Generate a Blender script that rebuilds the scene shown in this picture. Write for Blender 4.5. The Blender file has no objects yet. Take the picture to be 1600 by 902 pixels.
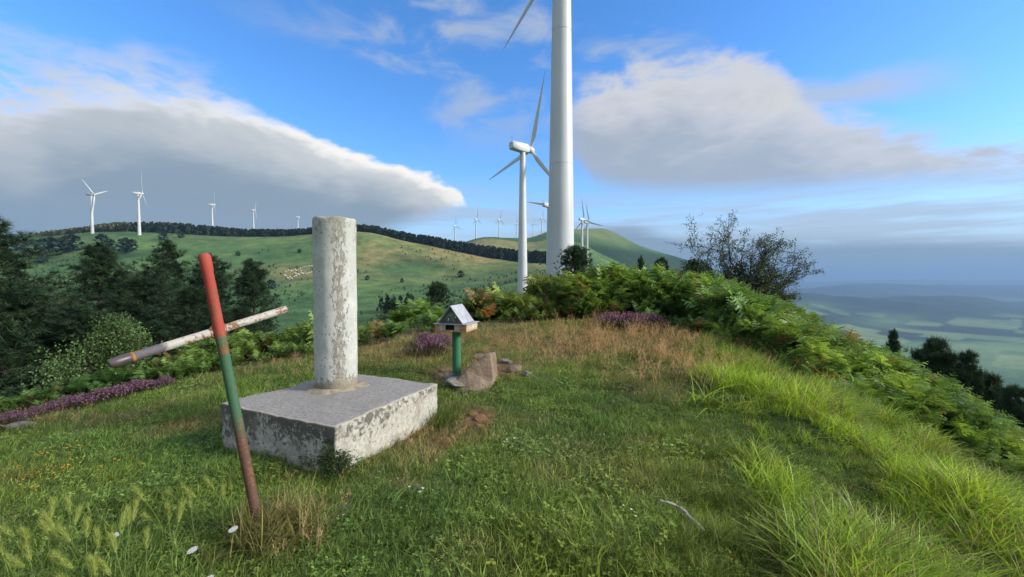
import bpy, bmesh, math, random
import numpy as np
from mathutils import Vector, Matrix

rng = np.random.default_rng(7)
random.seed(7)
R = math.radians
scene = bpy.context.scene
COL = scene.collection

# ------------------------------------------------------------------ camera, sky, sun, exposure
FPX = 645.0                      # focal length in pixels of the 1600 px wide photograph
PITCH = R(1.87)
cam_d = bpy.data.cameras.new('camera')
cam_d.sensor_width = 36.0
cam_d.lens = FPX / 1600 * 36.0
cam_d.clip_start = 0.05
cam_d.clip_end = 90000
cam = bpy.data.objects.new('camera', cam_d)
COL.objects.link(cam)
cam.location = (0, 0, 0)         # eye level is z = 0
cam.rotation_euler = (R(90) - PITCH, 0, 0)
scene.camera = cam

SUN_AZ, SUN_EL = 100.0, 27.0     # degrees clockwise from +Y, and above the horizon
vs = scene.view_settings
vs.view_transform = 'Standard'; vs.look = 'None'; vs.gamma = 1.0; vs.use_curve_mapping = False
vs.exposure = 1.2
scene.cycles.use_denoising = True
scene.cycles.adaptive_threshold = 0.02
scene.cycles.max_bounces = 5
scene.cycles.diffuse_bounces = 2
scene.cycles.glossy_bounces = 2
scene.cycles.transmission_bounces = 4
scene.cycles.volume_bounces = 0
scene.cycles.transparent_max_bounces = 8
scene.cycles.caustics_reflective = False
scene.cycles.caustics_refractive = False


def ray(px, py):
    """direction through a pixel of the 1600x902 photograph, scaled to y = 1"""
    xc = (px - 800) / FPX; yc = (451 - py) / FPX
    fy = math.cos(PITCH) + yc * math.sin(PITCH)
    fz = -math.sin(PITCH) + yc * math.cos(PITCH)
    return xc / fy, fz / fy


def at(px, py, D):
    u, v = ray(px, py)
    return Vector((u * D, D, v * D))


def azel(px, py):
    u, v = ray(px, py)
    return math.degrees(math.atan(u)), math.degrees(math.atan(v / math.hypot(1, u)))


# ---- node helpers
class NT:
    def __init__(s, tree):
        s.t = tree; s.n = tree.nodes; s.l = tree.links

    def new(s, typ, **kw):
        nd = s.n.new(typ)
        for k, v in kw.items():
            setattr(nd, k, v)
        return nd

    def put(s, sock, val):
        if val is None: return
        if isinstance(val, bpy.types.NodeSocket):
            s.l.new(val, sock)
        else:
            sock.default_value = val

    def math(s, op, a, b=None, c=None, clamp=False):
        nd = s.new('ShaderNodeMath', operation=op, use_clamp=clamp)
        for i, x in enumerate((a, b, c)):
            s.put(nd.inputs[i], x)
        return nd.outputs[0]

    def vmath(s, op, a, b=None):
        nd = s.new('ShaderNodeVectorMath', operation=op)
        s.put(nd.inputs[0], a)
        if b is not None: s.put(nd.inputs[1], b)
        return nd.outputs[0]

    def mix(s, f, a, b):
        nd = s.new('ShaderNodeMix', data_type='RGBA')
        s.put(nd.inputs[0], f)
        for sock, v in ((nd.inputs[6], a), (nd.inputs[7], b)):
            if isinstance(v, (tuple, list)) and len(v) == 3: v = (*v, 1)
            s.put(sock, v)
        return nd.outputs[2]

    def mul(s, a, b):
        nd = s.new('ShaderNodeMix', data_type='RGBA', blend_type='MULTIPLY')
        nd.inputs[0].default_value = 1
        for sock, v in ((nd.inputs[6], a), (nd.inputs[7], b)):
            if isinstance(v, (tuple, list)) and len(v) == 3: v = (*v, 1)
            s.put(sock, v)
        return nd.outputs[2]

    def smooth(s, x, lo, hi, a=0.0, b=1.0):
        nd = s.new('ShaderNodeMapRange', interpolation_type='SMOOTHSTEP')
        s.put(nd.inputs[0], x); s.put(nd.inputs[1], lo); s.put(nd.inputs[2], hi)
        s.put(nd.inputs[3], a); s.put(nd.inputs[4], b)
        return nd.outputs[0]

    def noise(s, vec, scale, detail=4, rough=0.55, dist=0.0):
        nd = s.new('ShaderNodeTexNoise')
        s.put(nd.inputs['Vector'], vec); nd.inputs['Scale'].default_value = scale
        nd.inputs['Detail'].default_value = detail; nd.inputs['Roughness'].default_value = rough
        nd.inputs['Distortion'].default_value = dist
        return nd.outputs[0]

    def voro(s, vec, scale, feature='F1', out=0):
        nd = s.new('ShaderNodeTexVoronoi', feature=feature)
        s.put(nd.inputs['Vector'], vec); nd.inputs['Scale'].default_value = scale
        return nd.outputs[out]

    def curve(s, x, pts):
        """pts: (x, y) with x in -180..180 degrees and y in 0..60 degrees"""
        nd = s.new('ShaderNodeFloatCurve')
        xn = s.math('MULTIPLY_ADD', x, 1 / 360, 0.5)
        s.put(nd.inputs['Value'], xn)
        c = nd.mapping.curves[0]
        pts = sorted(((p[0] / 360 + .5, (p[1] + 10) / 70) for p in pts))
        c.points[0].location = pts[0]; c.points[-1].location = pts[-1]
        for p in pts[1:-1]:
            c.points.new(*p)
        for p in c.points: p.handle_type = 'AUTO'
        nd.mapping.update()
        return s.math('MULTIPLY_ADD', nd.outputs[0], 70, -10)


# ---- world: Nishita sky, two banks of low cloud and some thin wisps
world = bpy.data.worlds.new('World'); scene.world = world; world.use_nodes = True
W = NT(world.node_tree)
bg = W.n['Background']
sky = W.new('ShaderNodeTexSky', sky_type='NISHITA', sun_disc=False)
sky.sun_elevation = R(SUN_EL); sky.sun_rotation = R(SUN_AZ)
sky.altitude = 500; sky.air_density = 1.0; sky.dust_density = 0.3; sky.ozone_density = 4.0
hsv = W.new('ShaderNodeHueSaturation')
hsv.inputs['Saturation'].default_value = 1.2
hsv.inputs['Value'].default_value = 1.0
W.l.new(sky.outputs[0], hsv.inputs['Color'])
skycol = W.mul(hsv.outputs[0], (1.28, 1.26, 1.34))
tc = W.new('ShaderNodeTexCoord')
sep = W.new('ShaderNodeSeparateXYZ'); W.l.new(tc.outputs['Generated'], sep.inputs[0])
AZ = W.math('MULTIPLY', W.math('ARCTAN2', sep.outputs[0], sep.outputs[1]), 57.2958)
EL = W.math('MULTIPLY', W.math('ARCSINE', sep.outputs[2]), 57.2958)
stretch = W.vmath('MULTIPLY', tc.outputs['Generated'], (1.0, 1.0, 2.4))
n_big = W.math('SUBTRACT', W.noise(stretch, 2.3, 2, .5), .5)
n_mid = W.math('SUBTRACT', W.noise(stretch, 6.5, 5, .58, .5), .5)
n_fine = W.math('SUBTRACT', W.noise(stretch, 19, 3, .6), .5)
streak = W.vmath('MULTIPLY', tc.outputs['Generated'], (1.0, 1.0, 13.0))
n_str = W.math('SUBTRACT', W.noise(streak, 3.2, 4, .6), .5)


def pxc(pts):
    return [azel(*p) for p in pts]


def wsum(*terms):
    tot = None
    for n, k in terms:
        t = W.math('MULTIPLY', n, k)
        tot = t if tot is None else W.math('ADD', tot, t)
    return tot


# left bank
topL = W.curve(AZ, [(-180, 6), (-120, 24), (-75, 28)] + pxc([(0, 175), (90, 152), (190, 140), (280, 150), (360, 163), (430, 190), (500, 222), (590, 247), (660, 268), (705, 288), (728, 312), (740, 345), (760, 380)]) + [(10, -6), (180, -6)])
botL = W.curve(AZ, [(-180, -8), (-40, -8)] + pxc([(420, 440), (520, 400), (600, 362), (690, 338), (728, 322), (745, 316)]) + [(20, 4), (180, 4)])
dL = W.math('SUBTRACT', W.math('ADD', topL, wsum((n_mid, 2.6), (n_fine, 1.9))), EL)      # degrees under the edge
softL = W.smooth(AZ, -50, -22, 4.5, .8)
mL1 = W.smooth(W.math('DIVIDE', dL, softL), -0.55, 0.65)
mL2 = W.smooth(W.math('SUBTRACT', EL, W.math('ADD', botL, wsum((n_str, 3.0)))), -0.8, 1.6)
mL = W.math('MULTIPLY', mL1, mL2)
dS = W.math('ADD', dL, wsum((n_big, 5), (n_mid, 4.0)))
shade = W.math('ADD', W.smooth(dS, 0.3, 2.5, 0, .5), W.smooth(dS, 1.6, 8.0, 0, .5))
colL = W.mix(shade, W.mix(W.smooth(AZ, -50, -22), (3.7, 3.75, 3.8), (5.0, 4.85, 4.6)), (1.35, 1.78, 2.2))
colL = W.mix(W.smooth(W.math('ADD', EL, wsum((n_str, 6.0))), 10.0, -1.0), colL, (1.5, 2.1, 2.8))
# upper left veil
topV = W.curve(AZ, [(-180, 20), (-75, 50)] + pxc([(0, 0), (120, 25), (220, 62), (300, 85), (350, 110)]) + [(-28, 15), (-20, 10), (180, 10)])
dV = W.math('SUBTRACT', W.math('ADD', topV, wsum((n_big, 10), (n_mid, 9.0), (n_fine, 4))), EL)
mV = W.math('MULTIPLY', W.smooth(dV, -1.0, 8.0), W.smooth(AZ, -22, -38))
mV = W.math('MULTIPLY', mV, W.smooth(W.math('ADD', wsum((n_mid, 1.0), (n_fine, .5)), .5), .36, .60, .15, .95))
colV = (3.1, 3.25, 3.5)
# right bank
topR = W.curve(AZ, [(-180, 2), (-6, 2), (3, 8)] + pxc([(860, 225), (880, 168), (930, 125), (1000, 104), (1080, 96), (1150, 86), (1215, 100), (1255, 140), (1300, 172), (1370, 192), (1450, 205), (1600, 218)]) + [(70, 13), (120, 9), (180, 6)])
botR = W.curve(AZ, [(-180, 10), (0, 16), (3, 15)] + pxc([(880, 245), (930, 285), (1010, 300), (1120, 302), (1300, 296), (1450, 286), (1600, 276)]) + [(70, 7), (180, 5)])
dR = W.math('SUBTRACT', W.math('ADD', topR, wsum((n_mid, 6.5), (n_fine, 4.0))), EL)
dRb = W.math('SUBTRACT', EL, W.math('ADD', botR, wsum((n_str, 3.0), (n_fine, .8))))
mR = W.math('MULTIPLY', W.smooth(dR, -1.0, 2.2), W.smooth(dRb, -1.6, 2.2))
mR = W.math('MULTIPLY', mR, W.smooth(AZ, 3, 11, .3, .93))
shR = W.smooth(W.math('ADD', W.math('SUBTRACT', dR, dRb), wsum((n_big, 16), (n_mid, 22), (n_fine, 8))), -12, 10)
colR = W.mix(shR, (3.35, 3.35, 3.4), (1.95, 2.2, 2.55))
# wisps over the right bank
wt = W.curve(AZ, [(-180, 40), (0, 18)] + pxc([(1100, 160), (1250, 150), (1400, 135), (1500, 118), (1560, 118)]) + [(70, 20), (180, 20)])
wd = W.math('ABSOLUTE', W.math('SUBTRACT', EL, W.math('ADD', wt, wsum((n_mid, 3.0)))))
mW = W.math('MULTIPLY', W.smooth(wd, 2.3, 0.2), W.math('MULTIPLY', W.smooth(AZ, 22, 32), W.smooth(AZ, 50, 40)))
mW = W.math('MULTIPLY', mW, .75)
# faint high patches in the middle
mP = W.math('MULTIPLY', W.smooth(W.math('ADD', n_big, wsum((n_mid, .8))), -.02, .22), W.smooth(EL, 14, 24))
mP = W.math('MULTIPLY', mP, W.math('MULTIPLY', W.smooth(AZ, -36, -10, .12, 1), W.smooth(AZ, 30, 16, .1, 1)))
mP = W.math('MULTIPLY', mP, .75)
# thin stratus near the horizon
mS = W.math('MULTIPLY', W.smooth(n_str, -.12, .14), W.math('MULTIPLY', W.smooth(EL, -1, 3), W.smooth(EL, 16, 6)))
mS = W.math('MULTIPLY', mS, .72)
# grey-blue bank of mist along the right horizon
mistT = W.curve(AZ, [(-180, 3), (-10, 2), (0, 4.0)] + pxc([(960, 352), (1080, 372), (1300, 374), (1600, 373)]) + [(90, 3.5), (180, 3)])
mM = W.smooth(W.math('SUBTRACT', W.math('ADD', mistT, wsum((n_str, 1.6), (n_fine, .5))), EL), -0.7, 1.5)
mM = W.math('MULTIPLY', mM, W.smooth(AZ, -4, 10, .3, .85))

# broken cloud added overhead and behind, out of view, as soft neutral fill light
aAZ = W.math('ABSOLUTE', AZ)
mFill = W.math('MULTIPLY', W.smooth(W.math('ADD', n_big, wsum((n_mid, .7))), -.16, .10), W.math('MAXIMUM', W.smooth(aAZ, 60, 85), W.smooth(EL, 38, 50)))
mFill = W.math('MULTIPLY', mFill, W.smooth(EL, 2, 9))
skycol = W.mix(W.smooth(EL, 13, 1, 0, .85), skycol, (2.15, 2.85, 3.75))     # milky air low down, all round
c = W.mix(mP, skycol, (2.3, 2.65, 3.2))
c = W.mix(W.math('MULTIPLY', mFill, .95), c, (5.6, 5.5, 5.35))  # unseen added cloud, brightened to lift the ambient light
c = W.mix(mV, c, colV)
c = W.mix(mS, c, (2.3, 2.7, 3.2))
c = W.mix(mW, c, (2.5, 2.8, 3.2))
c = W.mix(mR, c, colR)
c = W.mix(mL, c, colL)
c = W.mix(mM, c, (1.15, 1.62, 2.1))
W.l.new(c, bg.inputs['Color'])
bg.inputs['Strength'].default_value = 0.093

sun_dir = Vector((math.sin(R(SUN_AZ)) * math.cos(R(SUN_EL)), math.cos(R(SUN_AZ)) * math.cos(R(SUN_EL)), math.sin(R(SUN_EL))))
sun_d = bpy.data.lights.new('sun', 'SUN')
sun_d.energy = 2.6; sun_d.angle = R(14); sun_d.color = (1.0, 0.93, 0.80)
sun = bpy.data.objects.new('sun', sun_d); COL.objects.link(sun)
sun.rotation_euler = sun_dir.to_track_quat('Z', 'Y').to_euler()

# ------------------------------------------------------------------ helpers: objects, meshes, materials


def tag(o, label=None, cat=None, group=None, kind=None):
    if label: o['label'] = label
    if cat: o['category'] = cat
    if group: o['group'] = group
    if kind: o['kind'] = kind
    return o


def link(name, me, mat=None, parent=None, loc=None):
    o = bpy.data.objects.new(name, me); COL.objects.link(o)
    if mat and me: me.materials.append(mat)
    if parent: o.parent = parent
    if loc is not None: o.location = loc
    return o


def empty(name, loc, rz=0.0, scale=1.0):
    o = bpy.data.objects.new(name, None); COL.objects.link(o)
    o.location = loc; o.rotation_euler = (0, 0, rz); o.scale = (scale,) * 3
    o.empty_display_size = .2
    return o


def copy_tree(o, parent=None):
    c = o.copy(); COL.objects.link(c); c.parent = parent
    for ch in list(o.children):
        copy_tree(ch, c)
    return c


def np_mesh(name, verts, faces_tri=None, faces_quad=None, smooth=False, attrs=None):
    """fast mesh from numpy arrays; attrs: {name: (type, array)} on points"""
    me = bpy.data.meshes.new(name)
    verts = np.asarray(verts, np.float32)
    me.vertices.add(len(verts)); me.vertices.foreach_set('co', verts.ravel())
    loops = []; starts = []; n = 0
    for f, k in ((faces_tri, 3), (faces_quad, 4)):
        if f is None or len(f) == 0: continue
        f = np.asarray(f, np.int32)
        loops.append(f.ravel()); starts.append(n + np.arange(len(f)) * k); n += f.size
    if loops:
        loops = np.concatenate(loops); starts = np.concatenate(starts)
        me.loops.add(len(loops)); me.loops.foreach_set('vertex_index', loops)
        me.polygons.add(len(starts)); me.polygons.foreach_set('loop_start', starts.astype(np.int32))
        me.update(calc_edges=True)
        if smooth:
            me.polygons.foreach_set('use_smooth', np.ones(len(starts), bool))
    for k, (typ, arr) in (attrs or {}).items():
        a = me.attributes.new(k, typ, 'POINT')
        key = {'FLOAT': 'value', 'INT': 'value', 'FLOAT_VECTOR': 'vector', 'FLOAT_COLOR': 'color'}[typ]
        a.data.foreach_set(key, np.ascontiguousarray(arr, np.int32 if typ == 'INT' else np.float32).ravel())
    me.validate()
    return me


class MB:
    """collects shapes for one mesh"""
    def __init__(s): s.v = []; s.f = []

    def add(s, vs, fs):
        b = len(s.v); s.v += [tuple(x) for x in vs]; s.f += [tuple(i + b for i in f) for f in fs]; return s

    def tube(s, path, radii, n=8, cap=True):
        path = [Vector(p) for p in path]; rings = []
        up = Vector((0, 0, 1)); vs = []
        x_prev = None
        for i, p in enumerate(path):
            t = (path[min(i + 1, len(path) - 1)] - path[max(i - 1, 0)]).normalized()
            x = x_prev if x_prev is not None else (Vector((1, 0, 0)) if abs(t.x) < .8 else Vector((0, 1, 0)))
            x = (x - t * x.dot(t)).normalized(); y = t.cross(x); x_prev = x
            for k in range(n):
                a = 2 * math.pi * k / n
                vs.append(p + (x * math.cos(a) + y * math.sin(a)) * radii[i])
        fs = []
        for i in range(len(path) - 1):
            for k in range(n):
                fs.append((i * n + k, i * n + (k + 1) % n, (i + 1) * n + (k + 1) % n, (i + 1) * n + k))
        if cap:
            fs.append(tuple(range(n - 1, -1, -1))); m = (len(path) - 1) * n
            fs.append(tuple(range(m, m + n)))
        return s.add(vs, fs)

    def lathe(s, prof, n=24, ctr=(0, 0, 0)):
        return s.tube([(ctr[0], ctr[1], ctr[2] + z) for r, z in prof], [r for r, z in prof], n)

    def box(s, lo, hi, M=None):
        vs = [Vector((x, y, z)) for z in (lo[2], hi[2]) for x, y in ((lo[0], lo[1]), (hi[0], lo[1]), (hi[0], hi[1]), (lo[0], hi[1]))]
        if M: vs = [M @ v for v in vs]
        return s.add(vs, [(3, 2, 1, 0), (4, 5, 6, 7), (0, 1, 5, 4), (1, 2, 6, 5), (2, 3, 7, 6), (3, 0, 4, 7)])

    def prism(s, poly, M, depth):
        """poly: 2-D outline (x, z) extruded along y by depth"""
        n = len(poly)
        vs = [M @ Vector((x, 0, z)) for x, z in poly] + [M @ Vector((x, depth, z)) for x, z in poly]
        fs = [tuple(range(n)), tuple(range(2 * n - 1, n - 1, -1))] + [(i, (i + 1) % n + 0, (i + 1) % n + n, i + n)[::-1] for i in range(n)]
        return s.add(vs, fs)

    def mesh(s, name, smooth=False, bevel=0, seg=2):
        me = bpy.data.meshes.new(name); me.from_pydata(s.v, [], s.f)
        bm = bmesh.new(); bm.from_mesh(me)
        bmesh.ops.recalc_face_normals(bm, faces=bm.faces)
        if bevel:
            es = [e for e in bm.edges if len(e.link_faces) == 2 and e.calc_face_angle(0) > .5]
            bmesh.ops.bevel(bm, geom=es, offset=bevel, segments=seg, affect='EDGES', profile=.6)
        bm.to_mesh(me); bm.free()
        if smooth:
            for p in me.polygons: p.use_smooth = True
            try: me.set_sharp_from_angle(angle=R(40))
            except Exception: pass
        return me

    def build(s, name, mat, parent=None, smooth=False, bevel=0, seg=2, loc=None):
        return link(name, s.mesh(name, smooth, bevel, seg), mat, parent, loc)


def material(name):
    m = bpy.data.materials.new(name); m.use_nodes = True
    t = NT(m.node_tree); b = t.n['Principled BSDF']
    return m, t, b


def plain(name, col, rough=.6, var=.15, scale=6.0, metal=0, spec=.3, bump=0.0):
    m, t, b = material(name)
    g = t.new('ShaderNodeTexCoord').outputs['Object']
    n = t.noise(g, scale, 5, .6)
    lo = tuple(x * (1 - var) for x in col); hi = tuple(min(1, x * (1 + var)) for x in col)
    t.l.new(t.mix(t.smooth(n, .3, .7), lo, hi), b.inputs['Base Color'])
    b.inputs['Roughness'].default_value = rough; b.inputs['Metallic'].default_value = metal
    b.inputs['Specular IOR Level'].default_value = spec
    if bump:
        bp = t.new('ShaderNodeBump'); bp.inputs['Strength'].default_value = bump
        bp.inputs['Distance'].default_value = .02
        t.l.new(t.noise(g, scale * 6, 6, .65), bp.inputs['Height']); t.l.new(bp.outputs[0], b.inputs['Normal'])
    return m


def leafmat(name, col=None, transl=.35, var=.3, rough=.55, attr='tint', vary_attr='v', inst=True):
    """leaf or blade: colour from the instancer's tint (or col), varied blade by blade"""
    m, t, b = material(name)
    if col is None:
        a = t.new('ShaderNodeAttribute', attribute_name=attr, attribute_type='INSTANCER' if inst else 'GEOMETRY')
        base = a.outputs['Color']
    else:
        base = (*col, 1)
    v = t.new('ShaderNodeAttribute', attribute_name=vary_attr, attribute_type='GEOMETRY').outputs['Fac']
    k = t.smooth(v, 0, 1, 1 - var, 1 + var)
    comb = t.new('ShaderNodeCombineColor')
    t.l.new(t.math('MULTIPLY', k, t.smooth(v, .5, 1.0, 1.0, 1.18)), comb.inputs[0]); t.l.new(k, comb.inputs[1]); t.l.new(k, comb.inputs[2])
    colr = t.mul(base, comb.outputs[0])
    t.l.new(colr, b.inputs['Base Color'])
    b.inputs['Roughness'].default_value = rough; b.inputs['Specular IOR Level'].default_value = .25
    tr = t.new('ShaderNodeBsdfTranslucent')
    t.l.new(t.mul(colr, (1.25, 1.15, .6)), tr.inputs[0])
    mx = t.new('ShaderNodeMixShader'); mx.inputs[0].default_value = transl
    t.l.new(b.outputs[0], mx.inputs[1]); t.l.new(tr.outputs[0], mx.inputs[2])
    t.l.new(mx.outputs[0], t.n['Material Output'].inputs['Surface'])
    return m


# ---- numpy value noise
def _hash(ix, iy, seed):
    h = (ix.astype(np.int64) * 374761393 + iy.astype(np.int64) * 668265263 + seed * 1442695041) & 0xFFFFFFFF
    h = ((h ^ (h >> 13)) * 1274126177) & 0xFFFFFFFF
    return ((h ^ (h >> 16)) & 0xFFFF) / 65535.0


def vnoise(x, y, seed=0):
    x = np.asarray(x, float); y = np.asarray(y, float)
    ix = np.floor(x); iy = np.floor(y); fx = x - ix; fy = y - iy
    fx = fx * fx * (3 - 2 * fx); fy = fy * fy * (3 - 2 * fy)
    a = _hash(ix, iy, seed); b = _hash(ix + 1, iy, seed); c = _hash(ix, iy + 1, seed); d = _hash(ix + 1, iy + 1, seed)
    return (a + (b - a) * fx) * (1 - fy) + (c + (d - c) * fx) * fy - .5


def fbm(x, y, octv=4, seed=0):
    t = 0; a = 1.0
    for i in range(octv):
        t = t + a * vnoise(x * 2 ** i + 13.7 * i, y * 2 ** i - 7.1 * i, seed + i); a *= .5
    return t


# ------------------------------------------------------------------ terrain
TP = np.array([-400, 0, 200, 400, 560, 640, 700, 760, 820, 860, 900, 940, 1000, 1070, 1150, 1240, 1300, 1350, 1440, 1520, 1600, 1900], float)
TU = (TP - 800) / FPX
rows = {   # planar distance: heights relative to the eye for the columns above
    13:    [-4.2, -4.0, -3.6, -3.0, -2.1, -1.8, -1.7, -1.6, -1.6, -1.5, -1.4, -1.2, -1.1, -1.1, -1.3, -2.9, -4.2, -5.2, -6.8, -8.2, -9.4, -13],
    24:    [-8.5, -8.0, -7.5, -6.5, -5.0, -4.2, -3.6, -2.9, -2.3, -2.1, -2.0, -1.9, -2.2, -3.0, -5, -8.5, -10.5, -12.5, -15, -17.5, -19.5, -25],
    46:    [-17, -16, -15, -14, -11, -9, -7, -5, -3.6, -3.2, -3.2, -3.4, -5, -8, -13, -19, -23, -27, -32, -36, -39, -46],
    125:   [-31, -30, -30, -29, -26, -22, -17, -11, -6.5, -6, -6.5, -9, -16, -30, -48, -66, -76, -85, -95, -102, -108, -120],
    240:   [-24, -24, -22, -19, -19, -17, -14, -9, -4, -3, -4, -9, -28, -66, -110, -145, -165, -180, -198, -208, -215, -230],
    350:   [8, 8, 12, 7, 3, -1, -5, -4, 1, 3, 2, -8, -40, -105, -170, -220, -240, -255, -272, -280, -285, -290],
    480:   [36, 40, 50.5, 43, 50.5, 39, 30, 21.5, 15.3, 12.5, 8, -5, -45, -145, -230, -280, -295, -305, -315, -320, -320, -320],
    660:   [44, 56, 71, 63, 62, 46, 30, 22, 14, 10, 6, 0, -30, -150, -255, -305, -318, -322, -328, -330, -330, -330],
    1000:  [85, 92, 102, 97, 94, 82, 68, 89, 87, 98, 96, 70, 20, -110, -255, -315, -325, -330, -333, -335, -335, -335],
    1600:  [60, 60, 60, 60, 60, 70, 75, 85, 110, 146, 157, 168, 112, 66, -5, -130, -250, -320, -335, -335, -335, -335],
    2300:  [20, 0, 0, 0, 0, 0, 0, 0, 20, 40, 40, 40, 0, -60, -130, -200, -265, -310, -330, -330, -330, -330],
    3000:  [-100, -100, -100, -100, -100, -100, -100, -100, -100, -100, -100, -100, -120, -140, -170, -205, -260, -290, -305, -310, -312, -312],
    4000:  [-200, -200, -200, -200, -200, -200, -200, -200, -200, -200, -200, -200, -200, -200, -200, -193, -224, -215, -188, -222, -315, -345],
    5200:  [-340] * 22,
    8000:  [-250] * 13 + [-300, -300, -285, -225, -190, -180, -230, -225, -260],
    10500: [-420] * 22,
    14500: [-330] * 13 + [-330, -330, -290, -245, -200, -170, -215, -195, -230],
    19000: [-520] * 22,
    40000: [-1100] * 22,
}
TD = np.array(sorted(rows)); TZ = np.array([rows[k] for k in sorted(rows)], float)
LTD = np.log(TD)


def pchip_slopes(x, y):
    h = np.diff(x); d = np.diff(y, axis=0) / h[:, None]
    m = np.zeros_like(y)
    w1 = 2 * h[1:] + h[:-1]; w2 = h[1:] + 2 * h[:-1]
    same = d[1:] * d[:-1] > 0
    with np.errstate(divide='ignore', invalid='ignore'):
        mm = (w1 + w2)[:, None] / (w1[:, None] / d[:-1] + w2[:, None] / d[1:])
    m[1:-1] = np.where(same, np.nan_to_num(mm), 0)
    m[0] = d[0]; m[-1] = d[-1]
    return m


_MU = pchip_slopes(TU, TZ.T).T


def hermite(x, X, Y0, Y1, M0, M1, h, t):
    t2 = t * t; t3 = t2 * t
    return (2 * t3 - 3 * t2 + 1) * Y0 + (t3 - 2 * t2 + t) * h * M0 + (-2 * t3 + 3 * t2) * Y1 + (t3 - t2) * h * M1


def far_height(u, D):
    u = np.clip(u, TU[0], TU[-1]); L = np.log(np.clip(D, TD[0], TD[-1]))
    j = np.clip(np.searchsorted(TU, u) - 1, 0, len(TU) - 2); h = TU[j + 1] - TU[j]; t = (u - TU[j]) / h
    i = np.clip(np.searchsorted(LTD, L) - 1, 0, len(LTD) - 2)

    def row(k):
        k = np.clip(k, 0, len(LTD) - 1)
        return hermite(u, None, TZ[k, j], TZ[k, j + 1], _MU[k, j], _MU[k, j + 1], h, t)
    a, b = row(i), row(i + 1)
    s = (L - LTD[i]) / (LTD[i + 1] - LTD[i])
    pa, nb = row(i - 1), row(i + 2)
    # monotone-ish cubic along log distance
    d0 = (b - a); dm = np.where(i > 0, a - pa, d0); dp = np.where(i < len(LTD) - 2, nb - b, d0)
    m0 = np.where(dm * d0 > 0, 2 * dm * d0 / (dm + d0 + 1e-9 * np.sign(d0)), 0)
    m1 = np.where(dp * d0 > 0, 2 * dp * d0 / (dp + d0 + 1e-9 * np.sign(d0)), 0)
    return hermite(L, None, a, b, m0, m1, 1.0, s)


def sp(s, k=.3):
    return .5 * (s + np.sqrt(s * s + k)) - .0


def near_height(x, y):
    yy = np.clip(y, -6, 14)
    z = -1.1 + .05 * (np.minimum(yy, 8.2) - 2)
    s = x - (1.9 + .43 * (yy - 2))
    z = z - .40 * sp(s, .5) - .18 * sp(s - 1.6, .8) - .26 * sp(s - 4.2, .8)
    z = z - .13 * sp(-2.0 - x, .4)
    e = yy - (8.4 + .68 * np.minimum(x, 0) + .1 * np.maximum(x, 0))
    z = z - .26 * sp(e, .6)
    # mound that carries the bracken right of the middle
    z = z + .22 * np.exp(-((x - 2.6) / 2.2) ** 2 - ((y - 9.2) / 1.6) ** 2)
    # bank of the grass tussocks
    tl = (x - 2.15) - (-.30) * (y - 3.7)
    z = z + .12 * np.exp(-(tl / .35) ** 2) * np.exp(-((y - 3.0) / 1.1) ** 2)
    z = z + .10 * fbm(x * .55, y * .55, 3, 3) + .035 * fbm(x * 2.6, y * 2.6, 3, 9)
    return z


def theta_clamp(x, y):
    th = np.arctan2(x, y)
    return np.clip(th, -R(62), R(62))


def height(x, y):
    x = np.asarray(x, float); y = np.asarray(y, float)
    r = np.hypot(x, y)
    th = theta_clamp(x, y)
    D = np.maximum(r * np.cos(th), .01)
    f = far_height(np.tan(th), D)
    amp = np.clip((D - 12) / 40, 0, 1)
    sc = np.clip(D, 20, 6000)
    f = f + amp * (.35 * fbm(x * .08, y * .08, 3, 21) + np.clip(D / 480, 0, 1) * (1.3 * fbm(x * .02, y * .02, 4, 5)) + np.clip((D - 700) / 2500, 0, 1) * (34 * fbm(x * .0013, y * .0013, 5, 8)) + np.clip((D - 2300) / 1500, 0, 1) * 62 * (.5 - 2 * np.abs(fbm(x * .00075, y * .00075, 4, 18))))
    n = near_height(x, y)
    w = np.clip((D - 9.5) / 5.0, 0, 1); w = w * w * (3 - 2 * w)
    return n * (1 - w) + f * w


def hz(x, y):
    return float(height(np.array([x]), np.array([y]))[0])


def pick(px, py, dmax=40.0, dmin=.8):
    """where the view ray through a photo pixel meets the ground"""
    u, v = ray(px, py)
    D = np.exp(np.linspace(math.log(dmin), math.log(dmax), 900))
    g = height(u * D, D) - v * D
    k = np.argmax(g >= 0) if (g >= 0).any() else len(D) - 1
    d = float(D[k]); return Vector((u * d, d, hz(u * d, d)))


def ground_at(px, D):
    u = (px - 800) / FPX
    return Vector((u * D, D, hz(u * D, D)))


def project(x, y, z):
    d = y * math.cos(PITCH) - z * math.sin(PITCH); up = y * math.sin(PITCH) + z * math.cos(PITCH)
    d = np.maximum(d, 1e-3)
    return 800 + FPX * x / d, 451 - FPX * up / d


th = np.concatenate([np.arange(-180, -58, 3.0), np.arange(-57, 57.01, .2), np.arange(60, 180, 3.0)]) * math.pi / 180
rr = [.4]
while rr[-1] < 46000:
    r0 = rr[-1]
    rr.append(r0 * (1.016 if 150 < r0 < 800 else 1.02 if 800 < r0 < 5500 else 1.035))
rr = np.array(rr)
TH, RR = np.meshgrid(th, rr)
GX, GY = np.sin(TH) * RR, np.cos(TH) * RR
GZ = height(GX.ravel(), GY.ravel()).reshape(GX.shape)
nT = len(th)


def ring_quads(i0, i1):
    i = np.arange(i0, i1)[:, None]; k = np.arange(nT)[None, :]; k2 = (k + 1) % nT
    return np.stack([(i - i0) * nT + k, (i - i0) * nT + k2, (i + 1 - i0) * nT + k2, (i + 1 - i0) * nT + k], -1).reshape(-1, 4)[:, ::-1]


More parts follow.
